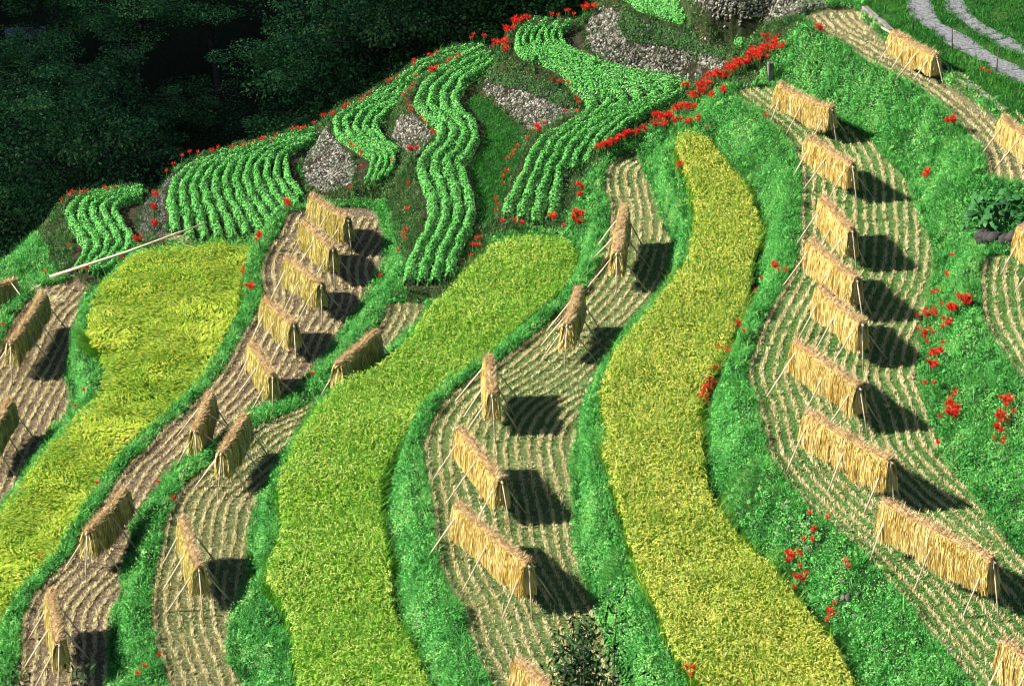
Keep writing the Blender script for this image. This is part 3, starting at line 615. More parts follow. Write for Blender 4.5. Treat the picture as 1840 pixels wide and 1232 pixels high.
# ------------------------------------------------------------------ stone walls
ICO_V = None
import bmesh
bm = bmesh.new(); bmesh.ops.create_icosphere(bm, subdivisions=1, radius=1); bm.verts.ensure_lookup_table()
ICO_V = np.array([v.co[:] for v in bm.verts]); bm.faces.ensure_lookup_table(); ICO_F = np.array([[v.index for v in f.verts] for f in bm.faces]); bm.free()
def stones(acc, P, N, size, tone):
    for p, nn, s, t in zip(P, N, size, tone):
        v = ICO_V*(1+rng.normal(size=(len(ICO_V), 1))*.22)
        q = unit(rng.normal(size=3)); A = unit(np.cross(nn, q)); B = np.cross(nn, A)
        sc = np.array([s*rng.uniform(.8, 1.3), s*rng.uniform(.55, .9), s*rng.uniform(.45, .7)])
        acc.add(p+(v*sc) @ np.stack([A, B, nn]), ICO_F, None, np.clip(t+rng.normal()*0.03, 0, 1))
WL = {'W1': ('dark rocky retaining wall between the two left vegetable beds', 260, .04, 'darkstone'), 'W2': ('rounded grey stone wall at the right end of the wide left bed', 400, .038, 'stone'),
      'W3': ('small pale stone wall patch under the thin bed', 400, .038, 'stone'), 'W4': ('sloping stone wall above the smooth grass strip', 400, .038, 'stone'),
      'W5': ('tallest stone wall behind the large curving bed', 380, .042, 'stone'), 'W6': ('stone wall cut by the top edge above the flat bed', 380, .042, 'stone')}
IVY = {'W5': [(1118,22),(1112,52),(1130,76),(1200,84),(1262,96),(1310,112),(1330,95),(1200,40)], 'W4': [(870,135),(885,150),(960,170),(1000,190),(1050,200),(1010,160),(930,125)], 'W3': [(0,0),(0,1),(1,1)]}
for k, (lab, dens, sz, mt) in WL.items():
    P, N, c = scatter(walls[k], dens)
    if len(P) < 5: continue
    t = rng.uniform(.15, 1, len(P)); pxs, pys = to_px(P)
    if k in IVY:
        iv = inpoly_px(pxs, pys, IVY[k]) & (rng.uniform(size=len(P)) < .85); P, N, t = P[~iv], N[~iv], t[~iv]
    kq = noise2(P[:, 0]+P[:, 2], P[:, 1]+P[:, 2]*.7, 3.5, 88)+rng.uniform(-.35, .35, len(P)) > -.72; P, N, t = P[kq], N[kq], t[kq]
    a = Acc(); stones(a, P-N*.006, N, sz*rng.uniform(.6, 1.5, len(P)), t); tag(a.build('stone_wall', M[mt]), lab, 'stone wall')
for k, lab in (('W5', 'dark ivy mat hanging over the tallest stone wall'), ('W4', 'olive creeper over the upper half of the sloping stone wall')):
    mk = walls[k] & inpoly_px(PXg, PYg, IVY[k]); P, N, c = scatter(mk, 2000); a = Acc(); n_ = len(P)
    leaves(a, P+N*rng.uniform(.02, .12, n_)[:, None], unit(N+rng.normal(size=(n_, 3))*.5), .045*rng.uniform(.6, 1.4, n_), rng.uniform(0, .75, n_))
    tag(a.build('creeper', M['dull']), lab, 'creeper', None, 'stuff')
# stones showing through the lower banks
for lab, pl_ in (('loose stones showing through the bank right of the yellow rice', [(1380,900),(1440,905),(1520,1000),(1560,1090),(1600,1180),(1560,1190),(1500,1100),(1440,1010),(1390,950)]),
                 ('stones showing through the bank right of the green rice', [(690,990),(740,1060),(790,1160),(780,1200),(740,1150),(700,1060)]),
                 ('grey stones in the bank at the right edge', [(1760,800),(1840,840),(1840,960),(1800,940),(1770,890)]),
                 ('grey stones in the bank left of the lodged rice', [(118,620),(170,640),(165,680),(150,720),(125,690)])):
    mk = inpoly_px(PXg, PYg, pl_) & bank; P, N, c = scatter(mk, 12); a = Acc()
    if len(P): stones(a, P+N*.03, N, .07*rng.uniform(.4, 1.5, len(P)), rng.uniform(.2, .65, len(P))); tag(a.build('bank_stones', M['stone']), lab, 'stones', None, 'stuff')

# ------------------------------------------------------------------ drying racks
def rack(far, near, terr, label, group, h=1.08, mats='straw', nleg=3, sl=.66, end=True, pole=0):
    zt = PLANE[terr][0]
    A = on_plane(*np.array(far, float), zt+h+.03); B = on_plane(*np.array(near, float), zt+h+.03)
    A[2] = B[2] = zt; L = np.linalg.norm(B-A); mid = (A+B)/2; d = (B-A)/L
    rz = math.atan2(d[1], d[0]); root = empty('rice_rack', mid.tolist(), rz); tag(root, label, 'drying rack', group)
    # local: x along the rack (far end -x), y across
    hl = L/2
    def gz(x, y):
        wx = mid[0]+x*math.cos(rz)-y*math.sin(rz); wy = mid[1]+x*math.sin(rz)+y*math.cos(rz)
        return float(Hat(wx, wy))-zt
    # ridge bar
    a = Acc(); ex = .10+pole; a.tube([(-hl-ex, 0, h-.06), (0, 0, h-.075+rng.uniform(-.02, .02)), (hl+.10, 0, h-.06)], .026); a.build('ridge_pole', M['pole'], root)
    st = np.linspace(-hl+.16, hl-.14, nleg)
    for q, xx in enumerate(st):
        for s in (-1, 1):
            fx_ = xx+rng.uniform(-.10, .10); fy_ = s*rng.uniform(.48, .80); top = np.array([xx-rng.uniform(-.03, .03), -s*.05, h+.06*rng.uniform(0, 1)])
            ft = np.array([fx_, fy_, gz(fx_, fy_)-.03]); a = Acc(); a.tube([ft, (ft+top)/2+rng.normal(size=3)*.008, top], [.018, .017, .014]); a.build('leg', M['pole'] if rng.uniform() < .8 else M['bamboo'], root)
    if end:
        fx_ = hl+rng.uniform(.22, .36); fy_ = rng.uniform(-.1, .12); a = Acc(); a.tube([(fx_, fy_, gz(fx_, fy_)-.03), (hl+.02, 0, h-.02)], [.018, .014]); a.build('leg', M['pole'], root)
    # hanging sheaves : inner body + strands
    ph = rng.uniform(0, 6.28); sag = rng.uniform(.01, .06); HB = rng.normal(size=200)*.035; YB = rng.uniform(-.012, .02, 200); TB = rng.normal(size=200)*.10
    def zs(x): return -sag*(1-(x/hl)**2)+.012*np.sin(x*6+ph)
    def bid(x, s): return (np.floor((np.asarray(x)+4)/.15+(s > 0)*60).astype(int)) % 200
    def prof(x, s, v):      # v 0 ridge .. 1 hem ; returns y,z
        bx = np.abs(np.sin((x*1.0+.7*s)*math.pi/.17)); bul = .018+.015*bx*np.sin(np.clip(v, 0, 1)*2.6)
        hem = sl*(1+.05*np.sin(x*3+s*2+ph)+HB[bid(x, s)]); bul = bul+YB[bid(x, s)]*np.clip(v*2, 0, 1)
        return s*(.055+.075*np.clip(v, 0, 2)**.7+bul), h-.02+zs(x)-v*hem
    nx_, nv = max(12, int(L/.045)), 8; a = Acc()
    for s in (-1, 1):
        xg, vg = np.meshgrid(np.linspace(-hl, hl, nx_), np.linspace(0, .97, nv), indexing='ij'); y, z = prof(xg, s, vg); y = y-s*.012
        k = np.arange(nx_*nv).reshape(nx_, nv); Qd = np.stack([k[:-1, :-1], k[1:, :-1], k[1:, 1:], k[:-1, 1:]], -1).reshape(-1, 4)
        a.add(np.stack([xg, y, z], -1), None, Qd, np.repeat(rng.uniform(.2, .5, nx_), nv))
    for lay, (cnt, off) in enumerate(((620, .0), (520, .016))):
        n = int(L*cnt)
        for s in (-1, 1):
            x = rng.uniform(-hl-.03, hl+.03, n); v0 = rng.uniform(-.02, .72, n); v1 = v0+rng.uniform(.22, .6, n); v1 = np.minimum(v1, 1.0+rng.uniform(-.06, .06, n))
            w_ = rng.uniform(.006, .013, n); tw = rng.normal(size=n)*.03; pts = []
            for f in (0, .5, 1):
                v = v0+(v1-v0)*f; y, z = prof(x, s, v); o_ = off+rng.uniform(0, .022, n)
                pts.append(np.stack([x+tw*f, y+s*o_, z], -1))
            sx = np.column_stack([w_*.5, rng.normal(size=n)*.006, np.zeros(n)])
            V = np.stack([pts[0]-sx, pts[0]+sx, pts[1]+sx*1.1, pts[1]-sx*1.1, pts[2]+sx*.5, pts[2]-sx*.5], 1)
            b_ = np.arange(n)[:, None]*6; Qd = np.concatenate([b_+[[0, 1, 2, 3]], b_+[[3, 2, 4, 5]]])
            bt = TB[bid(x, s)]; r_ = np.clip(rng.normal(.58, .17, n)+bt, 0, 1); a.add(V, None, Qd, np.repeat(r_, 6))
    # end sheaves
    for e in (-1, 1):
        n = 260; yy = rng.uniform(-.2, .2, n); top = np.column_stack([np.full(n, e*(hl-.02))+rng.uniform(-.03, .02, n), yy*.15, h-.05-rng.uniform(0, .2, n)])
        bot = np.column_stack([np.full(n, e*(hl+.02))+rng.normal(size=n)*.03, np.sign(yy)*(.0+np.abs(yy)*.95), h-sl*rng.uniform(.65, 1.02, n)])
        sx = np.column_stack([rng.normal(size=n)*.003, np.full(n, .007), np.zeros(n)]); V = np.stack([top-sx, top+sx, bot+sx, bot-sx], 1)
        a.add(V, None, np.arange(n)[:, None]*4+[[0, 1, 2, 3]], np.repeat(rng.uniform(.1, .85, n), 4))
    a.build('hanging_straw', M[mats], root)
    # ridge of cut ends
    a = Acc(); n = int(L*1100); x = rng.uniform(-hl-.03, hl+.03, n); s = rng.choice([-1, 1], n)
    P = np.column_stack([x, s*rng.uniform(-.07, .10, n), h+zs(x)+rng.uniform(-.09, .05, n)]); D = unit(np.column_stack([rng.normal(size=n)*.35, -s*rng.uniform(.3, 1.0, n), rng.uniform(.0, .85, n)]))
    blades(a, P, D, np.zeros((n, 3)), rng.uniform(.06, .19, n)*(1+.2*np.sin(x*37)), .011, np.clip(rng.normal(.5, .22, n), 0, 1))
    xg = np.linspace(-hl, hl, max(8, int(L/.06))); a.tube(np.column_stack([xg, .01*np.sin(xg*9), h-.015+zs(xg)+.010*np.sin(xg*31)]), .068+.012*np.sin(xg*37), 8, .3)
    a.build('straw_ridge', M['butts'], root)
    return root
GR = 'straw racks drying rice on the terraces'
RK = [
 ((1401,150),(1493,191),'T7','golden rack at the top of the wide right terrace, beside the large red lily band',3),
 ((1455,244),(1531,293),'T7','golden rack second from the top in the tall right-hand line',3),
 ((1479,351),(1531,409),'T7','short steep golden rack third from the top in the right-hand line',3),
 ((1457,429),(1539,497),'T7','golden rack fourth from the top in the right-hand line, long prop at far end',3),
 ((1474,512),(1549,576),'T7','golden rack fifth from the top in the right-hand line, left of the twin lily clumps',3),
 ((1431,610),(1544,690),'T7','golden rack sixth from the top in the right-hand line',3),
 ((1452,737),(1600,822),'T7','long golden rack seventh in the right-hand line, with a dark wedge of shade behind it',3),
 ((1590,897),(1784,1000),'T7','longest golden rack, above the lower right corner',3),
 ((1805,1146),(1905,1205),'T7','golden rack cut by the lower right edge',3),
 ((1605,55),(1682,97),'T8a','golden rack on the highest terrace, its bare pole sticking out towards the top',4),
 ((1803,208),(1880,265),'T8a','golden rack cut by the right edge on the highest terrace',3),
 ((1834,404),(1885,440),'T8b','rack end just showing at the right edge beside the broad leaved plant',2),
 ((1121,368),(1108,450),'T5','upright rack seen end on, topmost between the green and yellow rice',3),
 ((1040,516),(1019,578),'T5','rack seen end on, second from the top between the green and yellow rice',3),
 ((879,637),(884,703),'T5','narrow rack seen end on, left of a square shadow in the picture centre',3),
 ((829,768),(901,858),'T5','golden rack below the narrow end-on rack near the picture centre',3),
 ((822,902),(949,1008),'T5','long two-part golden rack in the lower centre',3),
 ((930,1180),(1010,1250),'T5','rack cut by the bottom edge left of the dark bush',3),
 ((676,592),(606,652),'T3','dark shaded rack leaning along the upper left rim of the green rice',2),
 ((440,742),(398,808),'T3','rack seen end on where the narrow terrace begins, right of the lower brown terrace bend',3),
 ((329,928),(357,1016),'T3','pale rack alone on the lower narrow greenish terrace',3),
 ((560,349),(624,390),'T2','farthest rack on the brown terrace, below the rounded stone wall',3),
 ((545,394),(597,443),'T2','second rack from the far end of the brown terrace',3),
 ((515,460),(576,506),'T2','third rack from the far end of the brown terrace',3),
 ((477,532),(527,579),'T2','fourth rack from the far end of the brown terrace',3),
 ((453,611),(489,671),'T2','fifth rack from the far end of the brown terrace',3),
 ((377,702),(350,768),'T2','rack seen end on with its shaded side forward, sixth on the brown terrace',3),
 ((225,874),(157,950),'T2','long shaded rack seventh on the brown terrace, right of the lodged rice',3),
 ((92,1057),(106,1150),'T2','pale rack in the lower left corner behind the dark bush',3),
 ((77,523),(19,612),'T0','long brown shaded rack on the lowest terrace at the left',4),
 ((27,500),(-25,512),'low','dark rack end at the left edge, topmost there',2),
 ((17,714),(-25,782),'T0','dark rack cut by the left edge below the long brown one',3)]
for i, (f, n_, t, lab, nl) in enumerate(RK):
    rack(f, n_, t, lab, GR, mats='straw' if t in ('T7', 'T8a', 'T5', 'T8b') else 'strawgreen', nleg=nl, end=(i not in (18,)), pole=.45 if i == 9 else 0, h={0: .95, 1: 1.0, 6: 1.14, 7: 1.16, 8: 1.16, 9: .82, 10: .85, 16: 1.14, 17: 1.14}.get(i, 1.08), sl={0: .58, 1: .61, 6: .70, 7: .73, 8: .73, 9: .53, 10: .57, 16: .71, 17: .71}.get(i, .65))

# ------------------------------------------------------------------ spider lilies
def lily_mesh(nb, spread, seed, hts=(.28, .42)):
    r = np.random.default_rng(seed); a = Acc(); st = Acc()
    for k in range(nb):
        an = r.uniform(0, 6.28); q = spread*math.sqrt(r.uniform(0, 1)) if nb > 1 else 0
        bx, by = q*math.cos(an), q*math.sin(an); h = r.uniform(*hts); top = np.array([bx+r.normal()*.02, by+r.normal()*.02, h])
        st.tube([(bx, by, -.05), (bx, by, h*.5), top], .007, 4)
        m = 44; ph = r.uniform(0, 6.28, m); el = r.uniform(-.25, 1.1, m)
        D = np.column_stack([np.cos(ph)*np.cos(el), np.sin(ph)*np.cos(el), np.sin(el)])
        global rng; keep = rng; rng = r
        blades(a, np.tile(top, (m, 1)), D, np.tile([0, 0, .5], (m, 1)), r.uniform(.06, .115, m), .012, r.uniform(0, 1, m)); rng = keep
    V = np.vstack(a.V+st.V); me_T = np.vstack(a.T+[t+a.n for t in st.T]); Q_ = np.vstack([q+a.n for q in st.Q])
    return a, st
LIB = {}
def lily_obj(name, nb, spread, var):
    key = (nb, round(spread, 2), var)
    if key not in LIB:
        a, st = lily_mesh(nb, spread, hash(key) % 9999 if False else nb*101+int(spread*1000)+var*7)
        o = Acc(); o.V = a.V+st.V; o.R = a.R+st.R; o.T = a.T+[t+a.n for t in st.T]; o.Q = [q+a.n for q in st.Q]; o.n = a.n+st.n
        ob = o.build(name, M['red']); ob.data.materials.append(M['stem'])
        nt_ = sum(len(t) for t in a.T); mi = np.ones(len(ob.data.polygons), np.int32); mi[:nt_] = 0
        ob.data.polygons.foreach_set('material_index', mi); LIB[key] = ob; return ob
    ob = LIB[key].copy(); COL.objects.link(ob); ob.name = name; return ob
OW = ['first', 'second', 'third', 'fourth', 'fifth', 'sixth', 'seventh', 'eighth', 'ninth', 'tenth', 'eleventh', 'twelfth', 'thirteenth', 'fourteenth', 'fifteenth', 'sixteenth', 'seventeenth', 'eighteenth', 'nineteenth']
TENS = ['', '', 'twenty', 'thirty', 'forty', 'fifty', 'sixty']
def ordw(n):
    if n < 20: return OW[n-1]
    t, u = divmod(n, 10)
    return (TENS[t][:-1]+'ieth') if u == 0 else TENS[t]+'-'+OW[u-1]
def place_lily(px, py, nb=1, spread=.0, label='', group=None, var=0, zmin=-9):
    add = 20
    P = hit(px, py+add)
    while (P[1]-np.interp(P[0], EX, EY))*.85 > .7 and add < 110: add += 5; P = hit(px, py+add)
    o = lily_obj('spider_lily' if nb == 1 else 'spider_lily_clump', nb, spread, var); o.location = (P[0], P[1], float(Hat(P[0], P[1])))
    o.rotation_euler = (0, 0, random.uniform(0, 6.28)); tag(o, label, 'lily' if nb == 1 else 'lily clump', group)
# scattered single flowers: (zone phrase, points)
S1 = [('on the dark rim behind the left beds', K(0,0,(880,855),(915,838),(955,830),(1003,808),(1042,802),(1115,790),(1125,795),(1160,785),(1225,788),(1268,765),(1296,760),(1335,750),(1365,745),(1380,740),(1395,728),(1435,735),(1455,715),(1540,690),(1565,685),(1590,675),(1605,670),(1655,650),(1700,620),(1712,612),(1750,600),(1760,592),(375,1018),(400,1015),(430,1012),(465,1010),(545,997),(570,1000),(610,985),(330,1055),(355,1040))),
      ('along the rim of the thin bed', K(1,0,(20,570),(35,566),(50,560),(110,525),(130,512),(165,490),(250,438),(265,432),(305,405),(390,335),(400,325),(395,318),(470,300),(480,290),(510,275),(690,200),(700,190),(760,150),(765,135),(810,110),(850,130),(870,118),(1120,75),(1110,85),(1150,85),(1190,60),(1205,50),(1230,85))),
      ('around the winding bed and stone walls', K(1,0,(350,530),(345,510),(370,575),(380,585),(440,630),(455,645),(490,690),(500,705),(65,770),(75,780),(110,800),(115,820),(120,880),(285,855),(60,995),(360,970),(360,1110),(350,1210),(590,320),(620,300),(635,290),(560,335),(410,410),(390,450),(375,470),(1120,420),(1150,430),(1180,435),(1210,450),(1250,520),(1260,545),(1250,590),(1200,600),(1050,680),(1030,690),(1080,660),(990,730),(930,780),(915,800),(910,820),(880,850),(880,910),(890,900),(860,930),(860,965),(830,1060),(825,1120),(830,1090),(930,1175),(970,1180),(860,1170))),
      ('on the bank below the beds', K(1,1,(335,75),(340,90),(300,160),(350,40),(215,285),(740,85),(725,85),(720,130),(735,122),(705,130),(690,180),(1185,15),(960,10),(850,5))),
      ('in grass around the left terraces', K(0,1,(1170,620),(1115,685),(510,655),(450,890),(645,180),(1655,800),(1105,1130),(1020,1180),(700,1120),(670,1145),(400,970),(370,120),(245,270),(1370,75),(1350,105),(20,540),(1290,205))+K(0,2,(845,1085),(770,1150),(730,1200),(910,255),(840,165),(515,185),(205,570))),
      ('on the bank right of the yellow rice', K(2,2,(685,345),(775,365),(705,420),(705,460),(705,490),(660,500),(630,545),(640,570),(570,560),(515,555),(640,640),(665,670),(875,605),(885,640),(810,825),(600,730),(775,905))+K(2,1,(520,265),(570,270),(440,300),(335,595),(235,645),(400,370))),
      ('on the big green bank at the right', K(2,1,(1340,380),(1355,378),(1325,375),(1400,290),(1415,300),(1440,180),(1290,865),(1380,440),(1300,655),(1250,510),(1260,570),(1370,1040),(1450,910),(1440,925),(1715,1170),(1700,1180),(1685,1105),(1650,1150),(1390,650),(1345,860),(1365,1190),(1760,1030))+K(2,0,(1595,380),(1625,395),(1310,920),(1290,925),(150,680),(450,630)))]
for lab, pts in S1:
    for j, (x, y) in enumerate(sorted(pts)): place_lily(x, y, 1, 0, ordw(j+1)+' red lily from the left '+lab, 'single lilies '+lab, j % 5)
# clumps: (x, y, blooms, spread in metres, label)
CL = [(1708,222,14,.13,'round red lily clump on the top rim of the right bank below the highest terrace'),(1670,569,12,.14,'red lily clump on the right bank, left of the largest one'),(1712,560,14,.15,'lower left half of the largest red lily clump on the right bank'),(1730,544,16,.15,'upper half of the largest red lily clump on the right bank'),
 (1700,587,9,.12,'red lily clump just under the largest one on the right bank'),(1663,604,6,.12,'sparse red lily clump at the right end of the fifth rack shadow'),(1682,640,11,.13,'upper of two close red lily clumps beside the sixth rack'),(1672,662,8,.11,'lower of two close red lily clumps beside the sixth rack'),
 (1711,748,16,.16,'dense red lily clump on the lower right bank beside the seventh rack shadow'),(1706,731,6,.08,'small clump touching the top of the dense lower right lily clump'),(1806,727,9,.12,'red lily clump near the right edge, topmost of a vertical line'),(1799,758,10,.13,'red lily clump near the right edge, middle of a vertical line'),(1795,778,5,.08,'small red lily clump near the right edge, foot of a vertical line'),
 (1392,484,8,.10,'red lily clump on the rim left of the fourth rack'),(1320,592,13,.14,'red lily clump between the yellow rice and the fifth rack'),(1300,634,13,.15,'red lily clump right of the yellow rice, upper of the leaning line'),(1312,640,6,.08,'small red lily clump pointing right beside the leaning line'),(1284,668,10,.13,'second clump down in the leaning line along the yellow rice'),(1276,692,10,.13,'third clump down in the leaning line along the yellow rice'),(1268,705,10,.13,'fourth clump down in the leaning line along the yellow rice'),(1262,722,10,.13,'lowest clump in the leaning line along the yellow rice'),
 (1421,1009,13,.14,'red lily clump on the stony bank right of the yellow rice'),(1438,1047,9,.12,'red lily clump just below the one on the stony bank'),(1489,1108,8,.11,'lowest red lily clump on the stony bank'),(1244,1214,8,.12,'red lily clump touching the bottom edge left of the yellow rice'),
 (1225,300,11,.10,'red lily clump at the left rim of the yellow rice near its top'),(1040,386,14,.17,'large red lily clump above the top right corner of the green rice'),(1030,392,8,.12,'left end of the lily clump above the green rice'),(1044,403,8,.10,'red lily clump directly at the corner of the green rice'),(1043,338,7,.12,'red lily clump beside the right end of the curving bed'),(1038,352,5,.1,'small lily clump between two others right of the curving bed'),(992,393,8,.09,'red lily clump at the foot of the curving bed'),
 (1060,15,16,.2,'red lily clump at the top left corner of the tallest stone wall'),(930,40,14,.2,'red lily clump at the far tip of the curving bed'),(915,43,10,.16,'middle red lily clump on the far rim left of the curving bed'),(897,50,10,.16,'left red lily clump on the far rim left of the curving bed'),(945,34,8,.14,'right red lily clump on the far rim behind the curving bed'),(906,78,9,.14,'red lily clump between the winding bed and the curving bed'),(906,92,6,.1,'lower lily clump between the winding bed and the curving bed'),
 (779,126,10,.13,'red lily clump among the rows where thin and winding bed meet'),(743,272,8,.1,'red lily clump at the foot of the small pale stone wall'),(968,232,7,.12,'red lily clump at the foot of the sloping stone wall'),(516,366,9,.12,'red lily clump in the near right corner of the wide left bed'),(250,432,9,.11,'red lily clump at the foot of the dark rocky wall'),(150,485,6,.13,'sparse red lily clump behind the long pole'),
 (440,489,9,.09,'red lily clump on the grass ridge right of the lodged rice'),(449,519,8,.09,'lower red lily clump on the grass ridge right of the lodged rice'),(467,426,6,.09,'red lily clump at the top end of the grass ridge beside the brown terrace'),
 (280,350,6,.08,'upper lily clump on the dark rocky wall'),(279,375,6,.08,'middle lily clump on the dark rocky wall'),(278,402,7,.08,'lower lily clump on the dark rocky wall'),(1470,53,8,.10,'low red lily clump at the far rim of the highest terrace'),(1665,316,5,.1,'faint red lily clump halfway down the upper right bank')]
for j, (x, y, nb, sp, lab) in enumerate(CL): place_lily(x, y, nb, sp, lab, 'red spider lily clumps', j % 3)
# the great band by the stone post and the line leading down from it
def bandline(p0, p1, n, nb, sp, lab, jit=6, off=''):
    for k in range(n):
        t = k/(n-1); place_lily(p0[0]+(p1[0]-p0[0])*t+random.uniform(-2, 2), p0[1]+(p1[1]-p0[1])*t+random.uniform(-jit, jit), nb, sp, lab.replace('dense clump', ordw(k+1)+' clump from the left')+off, lab.replace('dense clump', 'clumps'), k % 4)
bandline((1248,165), (1396,76), 15, 11, .21, 'dense clump in the great red lily band', 11)
bandline((1280,140), (1390,84), 7, 10, .22, 'dense clump in the great red lily band', 4, ', back edge')
bandline((1235,158), (1300,172), 4, 7, .10, 'dense clump under the left end of the great red lily band', 8)
bandline((1182,214), (1238,192), 6, 14, .14, 'dense clump in the short red lily band above the yellow rice', 6)
bandline((1195,222), (1255,215), 4, 6, .10, 'dense clump fringing the top end of the yellow rice', 4)
bandline((1078,268), (1130,242), 7, 10, .10, 'dense clump in the red lily line right of the curving bed', 2)
bandline((1145,240), (1172,228), 3, 6, .08, 'dense clump linking the red lily line to the band above the rice', 4)

# ------------------------------------------------------------------ trees
def limb_tree(seed, Ht, Rc, nleaf, leaf, layered=False):
    r = np.random.default_rng(seed); wood = Acc(); lf = Acc(); tips = []
    th = Ht*.42; lean = r.normal(size=2)*.04
    tr = np.array([(lean[0]*z+.08*math.sin(z*.9+seed), lean[1]*z+.08*math.cos(z*.7), z) for z in np.linspace(-1.5, Ht*.86, 9)])
    wood.tube(tr, np.linspace(.17, .03, 9)*Ht/10, 8)
    for k in range(15):
        z0 = r.uniform(.34, .84)*Ht; c0 = np.array([np.interp(z0, tr[:, 2], tr[:, j]) for j in range(3)])
        an = k*2.4+r.normal()*.3; rad = Rc*math.sqrt(max(.1, 1-((z0/Ht-.5)/.55)**2))*r.uniform(.55, 1.0); e = c0+np.array([math.cos(an)*rad, math.sin(an)*rad, Ht*r.uniform(.05, .16)])
        m1 = (c0+e)/2+np.array([0, 0, .3])*r.uniform(0, 1); wood.tube([c0, m1, e], [.05*Ht/10, .035*Ht/10, .012], 5)
        for q in range(4):
            f = r.uniform(.35, 1.05); b_ = c0+(e-c0)*f; tip = b_+r.normal(size=3)*Rc*np.array([.22, .22, .12]); tips.append(tip); wood.tube([c0+(e-c0)*f*.8, tip], [.02, .006], 4)
    tips += [np.array([*(tr[-1, :2]+r.normal(size=2)*.4), Ht*r.uniform(.82, .97)]) for _ in range(6)]
    T = np.array(tips); s = Rc*r.uniform(.16, .30, len(T)); i = r.integers(0, len(T), nleaf)
    v = unit(r.normal(size=(nleaf, 3))); q = r.uniform(.35, 1, nleaf)**.5
    off = v*(s[i]*q)[:, None]*np.array([1.15, 1.15, .6 if not layered else .3]); P = T[i]+off
    global rng; kp = rng; rng = r
    leaves(lf, P, unit(v*.6+up*.7+r.normal(size=(nleaf, 3))*.5), leaf*r.uniform(.6, 1.4, nleaf), np.clip(r.normal(.45, .2, nleaf)+(r.uniform(-.2, .25, len(T)))[i], 0, 1), .6); rng = kp
    return wood, lf
PROT = []
for k, (Ht, Rc, nl, lf_) in enumerate(((11, 3.6, 17000, .13), (12, 3.2, 15000, .12), (9, 3.4, 15000, .14), (13, 3.8, 18000, .12), (6, 2.6, 12000, .10))):
    wd, lf = limb_tree(100+k, Ht, Rc, nl, lf_, k in (1,))
    o1 = wd.build('trunk', M['bark']); o2 = lf.build('crown', M['tree']); PROT.append((Ht, o1.data, o2.data)); bpy.data.objects.remove(o1); bpy.data.objects.remove(o2)
TR = [(55,40,62,0),(10,30,70,2),(-10,150,60,3),(20,-30,78,1),(190,20,66,1),(330,30,60,3),(470,0,64,0),(600,20,58,3),(740,-10,56,1),(870,-20,50,0),(990,-30,46,3),(120,120,50,2),(250,140,47,0),(390,120,45,3),(520,80,48,1),(640,70,42,2),(760,60,38,0),(860,30,34,2),(960,0,34,4),
      (30,220,38,3),(120,260,33,0),(40,330,28,1),(215,240,36,1),(700,125,31,4),(775,85,32,4),(850,45,33,4),(640,150,32,4),(1030,-20,34,4),(150,330,24,4),(330,215,38,4),(560,150,36,2),(60,-60,80,0),(260,-70,82,3),(480,-70,80,1),(700,-80,76,0),(920,-90,70,3)]
TREELAB = ['broad dark tree', 'dark tree with layered branches', 'rounded dark tree', 'tall broad crowned dark tree', 'low bushy dark tree']
def sidew(x): return 'at the far left' if x < 100 else 'left of the big void' if x < 300 else 'above the wide left bed' if x < 500 else 'above the thin bed' if x < 700 else 'behind the winding bed' if x < 850 else 'behind the curving bed'
def roww(y): return 'cut by the top edge' if y < 0 else 'in the back row' if y < 70 else 'in the middle row' if y < 180 else 'in the front row'
def put_tree(x, y, Y, v, zr, lab, grp='trees of the shaded wood'):
    d = ray(x, y); Y = Y*1.3; t = (Y-CAM[1])/d[1]; P = CAM+t*d; g_ = float(Hout(P[0], P[1])); ht, m1, m2 = PROT[v]
    need = (P[2]-g_)/.62; s = max(.65, min(1.7, need/ht))
    o = empty('broadleaf_tree', (P[0], P[1], g_ if need/ht < 1.7 else P[2]-.62*ht*s), zr); o.scale = (s**.5*1.05, s**.5*1.05, s)
    a_ = bpy.data.objects.new('trunk', m1); b_ = bpy.data.objects.new('crown', m2)
    for q in (a_, b_): COL.objects.link(q); q.parent = o
    tag(o, lab, 'tree', grp)
tl = {}
for k, (x, y, Y, v) in enumerate(TR):
    lab = TREELAB[v]+' '+sidew(x)+', '+roww(y); tl[lab] = tl.get(lab, 0)+1
    put_tree(x, y, Y, v, k*1.3, lab if tl[lab] == 1 else lab+', '+('rightmost' if tl[lab] == 2 else 'nearest'))
# bushes in front of the lowest edge
def front_bush(x, y, Y, Ht, Rc, nl, seed, lab):
    d = ray(x, y); t = (Y-CAM[1])/d[1]; P = CAM+t*d; g_ = float(Hat(P[0], P[1])); Hh = P[2]-g_
    e = empty('dark_bush', (P[0], P[1], g_)); wd, lf = Acc(), Acc(); r = np.random.default_rng(seed); tips = []
    for k in range(16):
        an = k*2.39; z0 = Hh*r.uniform(.15, .55); tip = np.array([math.cos(an)*Rc*r.uniform(.2, 1), math.sin(an)*Rc*r.uniform(.2, 1), Hh*(1-.38*r.uniform(0, 1)**1.2)]); mid_ = tip*np.array([.4, .4, 0])+np.array([0, 0, (z0+tip[2])/2])
        wd.tube([(0, 0, z0*.6), mid_, tip], [.05, .03, .006], 5); tips.append((mid_, tip))
    wd.tube([(0, 0, -.4), (0.05, 0, Hh*.3), (0, 0.05, Hh*.62)], [.12, .08, .04], 7)
    for m_, tp in tips:
        n_ = nl; f = r.uniform(.0, 1.05, n_)[:, None]; Pp = m_+(tp-m_)*f+r.normal(size=(n_, 3))*.11
        leaves(lf, Pp, unit(up*.6+r.normal(size=(n_, 3))), r.uniform(.07, .15, n_), r.uniform(0, .8, n_), .28)
    wd.build('trunk', M['bark'], e); lf.build('crown', M['twig'], e); tag(e, lab, 'bush')
